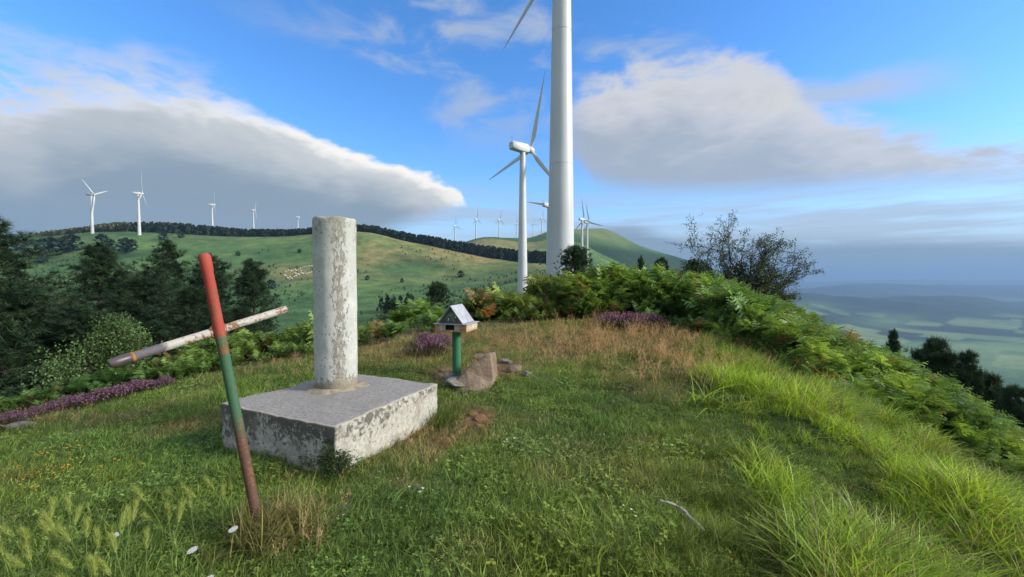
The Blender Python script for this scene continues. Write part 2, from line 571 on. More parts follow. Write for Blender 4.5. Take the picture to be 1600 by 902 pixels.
def terrain(name, i0, i1, mat, colfn, label, centre=False):
    V = np.stack([GX[i0:i1 + 1], GY[i0:i1 + 1], GZ[i0:i1 + 1]], -1).reshape(-1, 3)
    tri = None
    if centre:
        V = np.vstack([V, [[0, 0, hz(0, 0.01)]]]); k = np.arange(nT)
        tri = np.stack([np.full(nT, len(V) - 1), (k + 1) % nT, k], -1)
    c = colfn(V[:, 0], V[:, 1], V[:, 2])
    me = np_mesh(name, V, tri, ring_quads(i0, i1), True, {'col': ('FLOAT_COLOR', np.c_[c, np.ones(len(c))])})
    o = link(name, me, mat); tag(o, label, kind='structure'); return o


def groundmat(name, scale1, scale2, bump=.0, dist=.05, lo=.65, hi=1.35):
    m, t, b = material(name)
    a = t.new('ShaderNodeAttribute', attribute_name='col').outputs['Color']
    g = t.new('ShaderNodeNewGeometry').outputs['Position']
    n1 = t.noise(g, scale1, 6, .65, .4); n2 = t.noise(g, scale2, 5, .7)
    k = t.math('MULTIPLY', t.smooth(n1, .25, .75, lo, hi), t.smooth(n2, .25, .75, lo, hi))
    comb = t.new('ShaderNodeCombineColor')
    t.l.new(t.math('MULTIPLY', k, t.smooth(n1, .3, .7, .9, 1.12)), comb.inputs[0])
    for i in (1, 2): t.l.new(k, comb.inputs[i])
    t.l.new(t.mul(a, comb.outputs[0]), b.inputs['Base Color'])
    b.inputs['Roughness'].default_value = .95; b.inputs['Specular IOR Level'].default_value = .1
    if bump:
        bp = t.new('ShaderNodeBump'); bp.inputs['Strength'].default_value = bump; bp.inputs['Distance'].default_value = dist
        t.l.new(t.math('ADD', n1, t.math('MULTIPLY', n2, .5)), bp.inputs['Height']); t.l.new(bp.outputs[0], b.inputs['Normal'])
    return m


def lerp(a, b, t):
    t = np.clip(t, 0, 1)[..., None]; return np.asarray(a) * (1 - t) + np.asarray(b) * t


def sstep(x, a, b):
    t = np.clip((x - a) / (b - a), 0, 1); return t * t * (3 - 2 * t)


def blob(px, py, cx, cy, rx, ry):
    return np.exp(-((px - cx) / rx) ** 2 - ((py - cy) / ry) ** 2)


def bare_mask(px, py):
    """bare earth and stones in the worn patches"""
    return np.clip(blob(px, py, 745, 655, 34, 22) + .9 * blob(px, py, 690, 695, 26, 14) + .8 * blob(px, py, 665, 760, 60, 9) + .9 * blob(px, py, 790, 575, 45, 16)
                   + .8 * blob(px, py, 700, 590, 40, 16) + .5 * blob(px, py, 850, 737, 26, 10) + .4 * blob(px, py, 240, 815, 35, 10) + .5 * blob(px, py, 1000, 690, 30, 12) + .4 * blob(px, py, 600, 745, 40, 8) + .4 * blob(px, py, 930, 640, 30, 8) + .35 * blob(px, py, 500, 790, 30, 10), 0, 1)


def dry_mask(px, py, x, y):
    """straw-coloured dry grass instead of green"""
    d = sstep(py, 620, 540) * .5
    d = np.maximum(d, blob(px, py, 980, 535, 160, 36))
    d = np.maximum(d, .4 * blob(px, py, 1030, 600, 110, 40))
    d = np.maximum(d, .7 * blob(px, py, 640, 690, 120, 40))
    d = np.maximum(d, .45 * blob(px, py, 900, 720, 160, 60))
    d = np.maximum(d, .6 * blob(px, py, 120, 660, 200, 28))
    d = np.maximum(d, .5 * blob(px, py, 760, 860, 110, 40))
    return np.clip(d + .65 * fbm(x * 1.6, y * 1.6, 3, 31), 0, 1)


def near_col(x, y, z):
    px, py = project(x, np.maximum(y, .3), z)
    g = lerp((.035, .062, .016), (.05, .085, .022), .5 + fbm(x * 2, y * 2, 3, 2))
    g = lerp(g, (.13, .10, .05), dry_mask(px, py, x, y) * .8)
    g = lerp(g, (.15, .085, .048), bare_mask(px, py) * 1.1 + .25 * fbm(x * 5, y * 5, 2, 77))
    return g


def hill_col(x, y, z):
    D = np.maximum(y, 1.0)
    px, py = project(x, D, z)
    g = lerp((.048, .108, .042), (.10, .17, .056), .5 + 1.2 * fbm(x * .02, y * .02, 4, 2))
    # dry upper pasture right of the pillar and along the saddle
    d = sstep(py, 440, 400) * sstep(px, 520, 580) * sstep(px, 900, 840)
    d = np.maximum(d, .9 * blob(px, py, 470, 428, 75, 13)); d = np.maximum(d, .5 * blob(px, py, 690, 430, 150, 16))
    d = np.maximum(d, .35 * sstep(py, 385, 362) * sstep(px, 220, 300)); d = d * (1 - .8 * blob(px, py, 655, 418, 70, 13)) * (1 - .7 * blob(px, py, 560, 372, 40, 5))
    g = lerp(g, (.20, .175, .075), d * (.72 + .9 * fbm(x * .03, y * .03, 3, 6)))
    g = lerp(g, (.02, .045, .022), 1.6 * (fbm(x * .012 + 4, y * .03, 3, 15) - .16) * sstep(D, 60, 200))
    return g


def far_col(x, y, z):
    D = np.maximum(y, 1.0)
    px, py = project(x, D, z)
    f = fbm(x * .0022, y * .0022, 4, 4)
    woods = sstep(f, -.12, .05)
    g = lerp((.10, .17, .05), (.022, .042, .022), woods)
    # the bare hill behind the turbines: grass on top, wood at its foot
    hillm = sstep(px, 1180, 1080) * sstep(D, 2600, 2000)
    top = lerp((.045, .10, .032), (.12, .155, .06), sstep(z + 30 * fbm(x * .006, y * .006, 3, 1), 70, 135))
    top = lerp((.02, .042, .02), top, sstep(z + 26 * fbm(x * .004, y * .004, 3, 12), 52, 82))
    g = lerp(g, top, hillm)
    # open valley floor to the right, dark wooded ridge behind it
    cu, cv = x * .8 + y * .6, -x * .6 + y * .8
    tone = _hash(np.floor(cu / 190 + .3 * fbm(x * .004, y * .004, 2, 3)), np.floor(cv / 150), 9)
    fld = np.clip(.75 * (tone > .66) * sstep(px, 1200, 1300) * sstep(D, 3300, 2700) + sstep(py, 530, 537) * sstep(px, 1280, 1400) + .8 * blob(px, py, 1390, 502, 45, 9) + .6 * blob(px, py, 1285, 476, 45, 6), 0, 1)
    g = lerp(g, (.022, .042, .022), sstep(px, 1150, 1260) * sstep(D, 5400, 4800))
    pat = sstep(fbm(x * .0045, y * .0045, 3, 44), -.02, .08)
    g = lerp(g, lerp(lerp((.09, .17, .06), (.17, .24, .09), tone), (.03, .06, .028), pat * .55 * sstep(py, 560, 600)), fld)
    g = lerp(g, (.017, .034, .02), sstep(D, 3000, 3300) * sstep(D, 5200, 4600) * (1 - .5 * sstep(f, .1, -.25)))
    g = lerp(g, (.018, .03, .022), sstep(D, 5200, 6500))
    return g


i_near = int(np.searchsorted(rr, 20)); i_mid = int(np.searchsorted(rr, 900))
M_ground = groundmat('summit_earth', 9, 60, .6, .03)
M_hill = groundmat('hill_pasture', .09, .7, .55, .9, .68, 1.3)
M_far = groundmat('far_country', .008, .05, .4, 6, .8, 1.2)
terrain('ground', 0, i_near, M_ground, near_col, 'grassy summit ground sloping away to both sides', True)
terrain('hillside', i_near, i_mid, M_hill, hill_col, 'green and straw coloured hillside across the dip')
terrain('far_hills', i_mid, len(rr) - 1, M_far, far_col, 'hazy far hills and valley fields')

# ------------------------------------------------------------------ wind turbines
M_tower = plain('turbine_paint', (.50, .515, .525), .45, .06, .15, 0, .4)
M_tower.name = 'turbine_paint'
_t = NT(M_tower.node_tree); _b = _t.n['Principled BSDF']
_o = _t.new('ShaderNodeTexCoord').outputs['Object']
_g = _t.noise(_t.vmath('MULTIPLY', _o, (2.2, 2.2, .12)), 2.0, 6, .65)
_c = _b.inputs['Base Color'].links[0].from_socket
_t.l.new(_t.mix(_t.smooth(_g, .5, .75, 0, .35), _c, (.36, .36, .34)), _b.inputs['Base Color'])
M_blade = plain('blade_paint', (.52, .535, .55), .4, .05, .3, 0, .4)
M_dark = plain('dark_metal', (.10, .10, .11), .5, .2, 3)


def blade_mesh(L=22.0):
    n = 14; st = []
    for i in range(19):
        t = i / 18
        if t < .05: ch, tk, tw = .95, .95, 0.0
        else:
            s = (t - .05) / .95
            ch = .95 + (1.75 - .95) * min(1, s / .14) if s < .14 else 1.75 * (1 - (s - .14) / .86) ** .9 * .88 + .21
            tk = max(.05, .95 * (1 - s / .13) + .42 * (s / .13)) if s < .13 else .42 * (1 - s) + .05
            tw = R(16) * (1 - s) ** 2
        st.append((t * L + .6, ch, tk, tw))
    mb = MB(); vs = []
    for z, ch, tk, tw in st:
        for k in range(n):
            a = 2 * math.pi * k / n
            x = math.cos(a) * ch / 2 - (ch - .95) * .22; y = math.sin(a) * tk / 2 * (1 - .45 * (math.cos(a) < 0) * abs(math.cos(a)))
            c, s_ = math.cos(tw), math.sin(tw)
            vs.append((x * c - y * s_, x * s_ + y * c, z))
    fs = [(i * n + k, i * n + (k + 1) % n, (i + 1) * n + (k + 1) % n, (i + 1) * n + k) for i in range(len(st) - 1) for k in range(n)]
    fs += [tuple(range(n - 1, -1, -1)), tuple(range((len(st) - 1) * n, len(st) * n))]
    mb.add(vs, fs)
    return mb.mesh('blade', True)


ME = {}
mb = MB(); prof = []
HUB = 44.0
for z0, z1 in ((0, 15.2), (15.2, 29.6), (29.6, HUB - 1.1)):
    rad = lambda z: 1.56 - .0167 * z
    prof += [(rad(z0), z0 + .03), (rad(z0 + 1), z0 + 1), (rad(z1), z1 - .03), (rad(z1) - .025, z1 - .025), (rad(z1) - .025, z1 + .025)]
mb.lathe(prof[:-1], 40); ME['tower'] = mb.mesh('tower', True); ME['tower'].materials.append(M_tower)
mb = MB(); mb.lathe([(1.65, -2.6), (1.65, .03)], 32); ME['plinth'] = mb.mesh('plinth', True); ME['plinth'].materials.append(plain('plinth_concrete', (.4, .39, .37), .9))
mb = MB()   # nacelle along +x, hub end at +x
secs = [(-4.6, .95, .95, .1), (-4.2, 1.22, 1.25, .05), (-1.0, 1.3, 1.38, 0), (1.3, 1.28, 1.35, 0), (2.0, .98, 1.02, 0), (2.25, .8, .85, 0)]
vs = []
for x, hy, hz_, dz in secs:
    for k in range(16):
        a = 2 * math.pi * k / 16; ca, sa = math.cos(a), math.sin(a)
        q = (abs(ca) ** 4 + abs(sa) ** 4) ** -.25
        vs.append((x, ca * q * hy, sa * q * hz_ + dz))
mb.add(vs, [(i * 16 + k, i * 16 + (k + 1) % 16, (i + 1) * 16 + (k + 1) % 16, (i + 1) * 16 + k) for i in range(len(secs) - 1) for k in range(16)] + [tuple(range(15, -1, -1)), tuple(range(80, 96))])
ME['nacelle'] = mb.mesh('nacelle', True); ME['nacelle'].materials.append(M_tower)
mb = MB(); mb.tube([(2.2, 0, 0), (2.5, 0, 0), (3.6, 0, 0), (4.3, 0, 0), (4.65, 0, 0), (4.75, 0, 0)], [.85, 1.05, 1.0, .72, .35, .06], 24)
ME['hub'] = mb.mesh('hub', True); ME['hub'].materials.append(M_tower)
ME['blade'] = blade_mesh(); ME['blade'].materials.append(M_blade)
mb = MB(); mb.tube([(-4.0, .4, 1.3), (-4.0, .4, 2.9)], [.035, .025], 6); mb.tube([(-4.0, .1, 2.6), (-4.0, .7, 2.6)], [.02, .02], 6); mb.lathe([(.09, 0), (.09, .12)], 8, (-4, .1, 2.6)); mb.lathe([(.05, 0), (.05, .25)], 8, (-4, .7, 2.6))
ME['wind_mast'] = mb.mesh('wind_mast'); ME['wind_mast'].materials.append(M_dark)
mb = MB(); mb.box((-.45, -.06, 0), (.45, .06, 2.1)); ME['door'] = mb.mesh('door', False, .02); ME['door'].materials.append(plain('tower_door', (.35, .38, .4), .5))


def turbine(px, D, zbase, yaw, a0, label, group, scale=1.0, minor=False):
    u = (px - 800) / FPX
    x = u * D; g = hz(x, D); zb = g if zbase is None else zbase
    root = empty('wind_turbine', (x, D, zb), R(yaw), scale)
    tag(root, label, 'wind turbine', group)
    link('tower', ME['tower'], None, root)
    if g < zb - .02 or True:
        p = link('plinth', ME['plinth'], None, root); p.scale = (1.0, 1.0, max(.3, (zb - g + 1.0) / scale / 2.6))
    n = link('nacelle', ME['nacelle'], None, root, (0, 0, HUB))
    if not minor:
        link('wind_mast', ME['wind_mast'], None, n)
        d = link('door', ME['door'], None, root, (0, 1.52, .8))
    link('hub', ME['hub'], None, root, (0, 0, HUB))
    for k in range(3):
        b = link('blade', ME['blade'], None, root, (3.2, 0, HUB))
        a = R(a0 + 120 * k)      # clockwise angle from straight up as seen from the nacelle side
        b.rotation_euler = (Matrix.Rotation(a, 3, 'X') @ Matrix.Rotation(R(90), 3, 'Z')).to_euler()
    return root


NEAR_G, HILL_G, FAR_G = 'turbines along the near ridge', 'turbines on the left hill', 'row of turbines on the distant hill'
YAW = 41
turbine(876, 46, -3.1, 26, 18, 'huge white turbine tower nearest the summit, its rotor above the picture', NEAR_G)
turbine(816.5, 127, -5.4, 39, 17, 'white turbine just left of the huge tower, its whole rotor visible', NEAR_G)
turbine(857, 245, None, YAW, 44, 'turbine half hidden behind the left edge of the huge tower', NEAR_G)
turbine(909, 400, 13, YAW, -8, 'left one of two turbines crossing blades right of the huge tower', NEAR_G, .92)
turbine(917, 430, 12, YAW - 5, -14, 'right one of two turbines crossing blades right of the huge tower', NEAR_G, .97)
for px, D, yaw, a0, sc, lab in ((147, 470, 12, 52, 1.0, 'leftmost turbine on the left hill, rotor spread like a Y'),
                                (220, 448, 30, 2, 1.02, 'white turbine on the open grass of the left hill, second from left'),
                                (334, 720, 30, -6, 1.12, 'third turbine from left, rising behind the hilltop trees'),
                                (398, 930, 18, -22, 1.12, 'fourth turbine from left, small and tilted blade, behind the trees'),
                                (467, 1030, 30, 3, 1.06, 'small turbine behind the trees just left of the white pillar')):
    turbine(px, D, None, yaw, a0, lab, HILL_G, sc, True)
for i, (px, hy, a0) in enumerate(((711, 353, -4), (744, 342.5, 5), (780, 343, 12), (807, 350, -10), (833, 349, 3), (846, 340.5, 14))):
    D = 1010 + 12 * i; v = ray(px, hy)[1]
    names = ['leftmost and lowest', 'second from left, tall', 'third from left', 'fourth from left, beside the slim tower', 'fifth from left', 'rightmost and highest']
    u = (px - 800) / FPX; zb = min(v * D - HUB * .98, hz(u * D, D) + 4)
    turbine(px, D, hz(u * D, D) - .5, YAW, a0, 'tiny turbine of the distant row, ' + names[i], FAR_G, max(.6, (v * D - hz(u * D, D)) / HUB), True)

# ------------------------------------------------------------------ survey pillar on its slab
BASE_TOP = -.85


def onplane(px, py, z):
    u, v = ray(px, py); D = z / v; return Vector((u * D, D, z))


cF, cL, cR_ = onplane(527, 668, BASE_TOP), onplane(348, 632, BASE_TOP), onplane(683, 600, BASE_TOP)
cB = cL + cR_ - cF
ctr = (cL + cR_) / 2
ax = ((cF - cL) + (cR_ - cB)).normalized()
side = ((cF - cL).length + (cR_ - cF).length) / 2
rzB = math.atan2(ax.y, ax.x)


def m_slab():
    m, t, b = material('weathered_concrete')
    o = t.new('ShaderNodeTexCoord').outputs['Object']
    nrm = t.new('ShaderNodeSeparateXYZ'); t.l.new(t.new('ShaderNodeNewGeometry').outputs['Normal'], nrm.inputs[0])
    s = t.new('ShaderNodeSeparateXYZ'); t.l.new(o, s.inputs[0])
    n1 = t.noise(o, 7, 8, .68, .2); n2 = t.noise(o, 38, 6, .7); n3 = t.noise(o, 2.3, 4, .6); n4 = t.noise(o, 130, 3, .6)
    top = t.mix(t.smooth(n2, .35, .68), (.185, .178, .170), (.275, .265, .25))
    top = t.mix(t.smooth(n4, .52, .7, 0, .4), top, (.36, .35, .32))
    top = t.mix(t.smooth(n1, .55, .72, 0, .55), top, (.20, .175, .12))
    top = t.mix(t.smooth(n3, .55, .75, 0, .5), top, (.14, .135, .13))
    white = t.mix(t.smooth(n2, .3, .7), (.30, .29, .25), (.47, .455, .40))
    # dark lichen, thick under the upper rim, in ragged flakes below
    h = t.math('MULTIPLY', s.outputs[2], 4.0)     # 0 at the top, negative down
    lich = t.smooth(t.math('ADD', t.smooth(nrm.outputs[0], .4, -.4, -.075, .05), t.math('ADD', t.math('ADD', t.noise(o, 24, 9, .78, .5), t.math('MULTIPLY', h, .17)), t.math('MULTIPLY', t.math('SUBTRACT', n3, .5), .5))), .405, .47)
    sidec = t.mix(t.math('MULTIPLY', lich, .85), white, (.062, .060, .050))
    sidec = t.mix(t.smooth(n1, .52, .66, 0, .6), sidec, (.22, .20, .16))
    org = t.smooth(t.voro(o, 4.4), .10, .05)
    sidec = t.mix(t.math('MULTIPLY', org, t.smooth(n2, .4, .55)), sidec, (.36, .17, .035))
    rim = t.math('MAXIMUM', t.math('ABSOLUTE', s.outputs[0]), t.math('ABSOLUTE', s.outputs[1]))
    top = t.mix(t.math('MULTIPLY', t.smooth(t.math('ADD', rim, t.math('MULTIPLY', n2, .012)), side / 2 - .012, side / 2 - .002), .8), top, (.36, .325, .265))
    isup = t.smooth(nrm.outputs[2], .55, .8)
    col = t.mix(isup, sidec, top)
    t.l.new(col, b.inputs['Base Color']); b.inputs['Roughness'].default_value = .92; b.inputs['Specular IOR Level'].default_value = .2
    bp = t.new('ShaderNodeBump'); bp.inputs['Strength'].default_value = .7; bp.inputs['Distance'].default_value = .012
    t.l.new(t.math('ADD', n1, t.math('MULTIPLY', n2, .6)), bp.inputs['Height']); t.l.new(bp.outputs[0], b.inputs['Normal'])
    return m


def m_pillar():
    m, t, b = material('peeling_whitewash')
    o = t.new('ShaderNodeTexCoord').outputs['Object']
    s = t.new('ShaderNodeSeparateXYZ'); t.l.new(o, s.inputs[0])
    ang = t.math('ARCTAN2', s.outputs[1], s.outputs[0])         # object is not rotated: -1.57 faces the camera
    st = t.vmath('MULTIPLY', o, (1.0, 1.0, .42))
    n1 = t.noise(o, 9, 7, .65, .3); n2 = t.noise(o, 42, 6, .7, .2); n3 = t.noise(st, 44, 8, .75, .4); n5 = t.noise(o, 2.6, 3, .5)
    base = t.mix(t.smooth(n1, .35, .7), (.38, .395, .36), (.50, .505, .465))
    base = t.mix(t.smooth(n5, .55, .7, 0, .35), base, (.50, .44, .37))
    strip = t.smooth(t.math('ABSOLUTE', t.math('ADD', ang, 1.02)), .62, .06)     # worn strip right of the middle
    foot = t.smooth(s.outputs[2], .17, .0)
    crown = t.smooth(s.outputs[2], 1.02, 1.25)
    wear = t.math('ADD', n3, t.math('ADD', t.math('MULTIPLY', strip, .145), t.math('ADD', t.math('MULTIPLY', foot, .22), t.math('MULTIPLY', crown, .05))))
    wear = t.math('ADD', wear, t.math('MULTIPLY', t.math('SUBTRACT', n1, .5), .16))
    wm = t.smooth(wear, .60, .665)
    under = t.mix(t.smooth(n2, .35, .65), (.165, .155, .115), (.31, .285, .235))
    col = t.mix(t.math('MULTIPLY', wm, .9), base, under)
    # small pits
    fl = t.voro(t.vmath('MULTIPLY', o, (1.0, 1.0, .7)), 34)
    pit = t.math('MULTIPLY', t.smooth(fl, .21, .12), t.smooth(n1, .47, .56))
    col = t.mix(t.math('MULTIPLY', pit, .8), col, (.12, .115, .085))
    # grey-green film at the top and moss at the foot
    col = t.mix(t.math('MULTIPLY', crown, t.smooth(n1, .42, .6, 0, .75)), col, (.23, .255, .17))
    col = t.mix(t.math('MULTIPLY', t.smooth(s.outputs[2], .10, .0), t.smooth(n2, .38, .6, 0, .8)), col, (.17, .13, .06))
    t.l.new(col, b.inputs['Base Color']); b.inputs['Roughness'].default_value = .85; b.inputs['Specular IOR Level'].default_value = .2
    bp = t.new('ShaderNodeBump'); bp.inputs['Strength'].default_value = .6; bp.inputs['Distance'].default_value = .006
    t.l.new(t.math('SUBTRACT', t.math('MULTIPLY', n2, .4), t.math('ADD', wm, pit)), bp.inputs['Height']); t.l.new(bp.outputs[0], b.inputs['Normal'])
    return m


monument = empty('survey_pillar', (ctr.x, ctr.y, -1.08))
tag(monument, 'whitewashed round concrete survey pillar on a square concrete slab', 'survey pillar')
bm = bmesh.new()
bmesh.ops.create_cube(bm, size=1)
bmesh.ops.scale(bm, vec=(side, side, .5), verts=bm.verts)
bmesh.ops.translate(bm, vec=(0, 0, -.25), verts=bm.verts)
bmesh.ops.bevel(bm, geom=bm.edges[:], offset=.012, segments=2, affect='EDGES', profile=.6)
bmesh.ops.subdivide_edges(bm, edges=[e for e in bm.edges if e.calc_length() > .2], cuts=26, use_grid_fill=True)
co = np.array([v.co[:] for v in bm.verts])
dn = fbm(co[:, 0] * 9 + co[:, 2] * 11, co[:, 1] * 9 - co[:, 2] * 7, 4, 51)
dm = fbm(co[:, 0] * 2.2 + co[:, 2] * 3, co[:, 1] * 2.2 + 5, 2, 52)
for v, a, c_ in zip(bm.verts, dn, dm):
    n = Vector((v.co.x, v.co.y, 0)); k = max(abs(v.co.x), abs(v.co.y)) / (side / 2)
    if k > .97: v.co += n.normalized() * (a * .014 + c_ * .012)
    if v.co.z > -.02: v.co.z += a * .006 * (1 + 2 * (k > .97)) + c_ * .008
me = bpy.data.meshes.new('base_slab'); bm.to_mesh(me); bm.free()
for p in me.polygons: p.use_smooth = True
slab = link('base_slab', me, m_slab(), monument, (0, 0, BASE_TOP + 1.08)); slab.rotation_euler = (0, 0, rzB)
M_pil = m_pillar()
pc = onplane(526, 604, BASE_TOP)
pil_top = (at(524, 337.5, pc.y - .15)).z
PH = pil_top - BASE_TOP
mb = MB(); nseg = 48
vs = []
prof = [(.152, -.02)] + [(.152, .02 + (PH - .035) * i / 40) for i in range(41)] + [(.149, PH - .006), (.143, PH), (.02, PH + .004)]
for i, (r_, z) in enumerate(prof):
    for k in range(nseg):
        a = 2 * math.pi * k / nseg
        w = .004 * float(fbm(np.array([a * 3.0]), np.array([z * 5]), 3, 71)[0]) + (.003 * float(fbm(np.array([a * 9.0]), np.array([z * 14]), 2, 72)[0]))
        if i == len(prof) - 2: w -= .004 * (float(_hash(np.array([k]), np.array([3]), 1)[0]) > .7)
        vs.append(((r_ + w) * math.cos(a), (r_ + w) * math.sin(a), z + (.004 * math.sin(a * 5) if i > 40 and r_ > .1 else 0)))
fs = [(i * nseg + k, i * nseg + (k + 1) % nseg, (i + 1) * nseg + (k + 1) % nseg, (i + 1) * nseg + k) for i in range(len(prof) - 1) for k in range(nseg)]
fs.append(tuple(range((len(prof) - 1) * nseg, len(prof) * nseg)))
mb.add(vs, fs)
shaft = mb.build('pillar', M_pil, monument, True, loc=(pc.x - ctr.x, pc.y - ctr.y, BASE_TOP + 1.08))
mb = MB(); vs = []
for i, (r_, z) in enumerate([(.15, .02), (.17, .018), (.20, .006), (.225, -.006)]):
    for k in range(36):
        a = 2 * math.pi * k / 36; q = 1 + .09 * math.sin(a * 3 + 1) + .05 * math.sin(a * 7) if i > 0 else 1
        vs.append((r_ * q * math.cos(a), r_ * q * math.sin(a), z))
mb.add(vs, [(i * 36 + k, i * 36 + (k + 1) % 36, (i + 1) * 36 + (k + 1) % 36, (i + 1) * 36 + k) for i in range(3) for k in range(36)])
mb.build('mortar_collar', plain('old_mortar', (.25, .215, .16), .95, .35, 18, bump=.6), shaft, True)

# ------------------------------------------------------------------ leaning metal cross
cf = at(405, 826, 1.80); gz = hz(cf.x, cf.y)
ctop = at(319, 397, 1.76)
axis = (ctop - cf).normalized(); clen = (ctop - cf).length
foot = cf - axis * .12
tclen = clen + .12


def m_paint(name, bands, axis_out=2, flake=.5):
    """bands: list of (position, colour) along local z with soft worn joins"""
    m, t, b = material(name)
    o = t.new('ShaderNodeTexCoord').outputs['Object']
    s = t.new('ShaderNodeSeparateXYZ'); t.l.new(o, s.inputs[0])
    n1 = t.noise(o, 22, 6, .65, .2); n2 = t.noise(o, 90, 5, .7); n3 = t.noise(o, 9, 4, .6)
    z = t.math('ADD', s.outputs[axis_out], t.math('MULTIPLY', t.math('SUBTRACT', n1, .5), .10))
    col = (*bands[0][1], 1)
    for p, cc in bands[1:]:
        wd = .09 if p == bands[1][0] and len(bands) > 2 else .018
        col = t.mix(t.smooth(z, p - wd, p + wd), col, cc)
    rust = t.mix(t.smooth(n2, .3, .7), (.10, .042, .022), (.24, .105, .045))
    col = t.mix(t.smooth(t.math('ADD', n2, t.math('MULTIPLY', t.math('SUBTRACT', n3, .5), .9)), flake + .06, flake + .14), col, rust)
    col = t.mix(t.smooth(n1, .2, .8, 0, .25), col, t.mul(col, (.5, .5, .5)))
    t.l.new(col, b.inputs['Base Color']); b.inputs['Roughness'].default_value = .68; b.inputs['Specular IOR Level'].default_value = .3
    bp = t.new('ShaderNodeBump'); bp.inputs['Strength'].default_value = .5; bp.inputs['Distance'].default_value = .003
    t.l.new(n2, bp.inputs['Height']); t.l.new(bp.outputs[0], b.inputs['Normal'])
    return m


cross = empty('metal_cross', (cf.x, cf.y, gz))
tag(cross, 'leaning tubular metal cross painted red, white and green, rusty at its foot', 'cross')
q_up = axis.to_track_quat('Z', 'Y')
RUST = (.105, .058, .042)
M_up = m_paint('upright_paint', [(0, RUST), (.12 + .38 * clen, (.045, .115, .06)), (.12 + .705 * clen, (.36, .058, .042))], 2, .50)
mb = MB(); mb.lathe([(.0205, 0), (.0205, .3), (.0205, .6), (.0205, .9), (.0205, tclen - .075), (.0222, tclen - .07), (.0228, tclen - .035), (.0222, tclen - .01), (.017, tclen), (.004, tclen + .004)], 24)
up = mb.build('upright', M_up, cross, True); up.rotation_euler = q_up.to_euler(); up.location = foot - cross.location
bl, br = at(188, 564, 1.50), at(447, 483.5, 2.06)
# make the bar meet the upright where both cross
bx = (br - bl).normalized(); blen = (br - bl).length
M_bar = m_paint('crossbar_paint', [(0, (.085, .095, .115)), (.135, (.40, .385, .34))], 2, .455)
mb = MB(); mb.lathe([(.0180, 0), (.0180, .2), (.0180, .4), (.0180, blen - .006), (.0172, blen), (.0160, blen - .03)], 22)
bar = mb.build('crossbar', M_bar, cross, True); bar.rotation_euler = bx.to_track_quat('Z', 'Y').to_euler(); bar.location = bl - cross.location
mb = MB(); mb.lathe([(.003, -.034), (.012, -.032), (.0175, -.024), (.0198, -.01), (.0204, .006), (.0198, .028), (.0188, .030)], 22)
mb.build('end_cap', plain('cap_steel', (.075, .06, .062), .42, .3, 30, .2, .5), bar, True)
mb = MB(); mb.lathe([(.0190, .0305), (.0196, .034), (.0190, .040)], 22)
mb.build('rust_ring', plain('ring_rust', (.26, .13, .05), .8, .3, 40), bar, True)
# weld bead where bar and upright touch
tbest = min(((foot + axis * (tclen * i / 200) - (bl + bx * (blen * j / 200))).length, i, j) for i in range(100, 200) for j in range(60, 180))
wp = (foot + axis * (tclen * tbest[1] / 200) + bl + bx * (blen * tbest[2] / 200)) / 2
mb = MB(); vs = []
for k in range(28):
    a = 2 * math.pi * k / 28
    vs.append(wp + bx * (.030 * math.cos(a)) + axis * (.031 * math.sin(a)) - cross.location)
mb.tube(vs + [vs[0]], [.0065 + .0018 * math.sin(i * 2.3) for i in range(29)], 6, False)
mb.build('weld_bead', plain('weld_rust', (.2, .09, .045), .75, .35, 60), cross, True)

# ------------------------------------------------------------------ little summit letter box on a green post
mf = pick(713, 580, 8); MD = 4.35
base_l = Vector(((713 - 800) / FPX * MD, MD, hz((713 - 800) / FPX * MD, MD)))
boxz = at(712, 516, MD).z
ltr = empty('summit_letter_box', base_l)
tag(ltr, 'small gabled letter box with glass front on a green metal post', 'letter box')
M_green = m_paint('green_post_paint', [(0, (.035, .16, .075))], 2, .66)
mb = MB(); ph = boxz - base_l.z
mb.lathe([(.046, -.12), (.046, .1), (.046, ph - .03), (.046, ph - .004)], 22)
mb.build('post', M_green, ltr, True)
M_zinc = plain('zinc_sheet', (.40, .41, .42), .5, .2, 14, .4, .5)
M_timber = plain('raw_timber', (.42, .24, .12), .75, .35, 26, bump=.4)
M_pale = plain('pale_timber', (.44, .38, .29), .8, .25, 20, bump=.4)
M_black = plain('slot_black', (.012, .012, .012), .9)
M_glass, t, b = material('dusty_glass')
b.inputs['Base Color'].default_value = (.10, .13, .10, 1); b.inputs['Roughness'].default_value = .12; b.inputs['Specular IOR Level'].default_value = .6
g_ = t.noise(t.new('ShaderNodeTexCoord').outputs['Object'], 24, 5, .7)
t.l.new(t.mix(t.smooth(g_, .4, .72), (.07, .095, .075), (.22, .25, .22)), b.inputs['Base Color'])
lt = empty('box', (0, 0, ph)); lt.parent = ltr; lt.rotation_euler = (0, 0, R(-17))
sx, sd, sh = .178, .15, .075       # half width, half depth, box height
T = .016


def bpart(name, lo, hi, mat, bev=.003):
    mb = MB(); mb.box(lo, hi); return mb.build(name, mat, lt, False, bev)


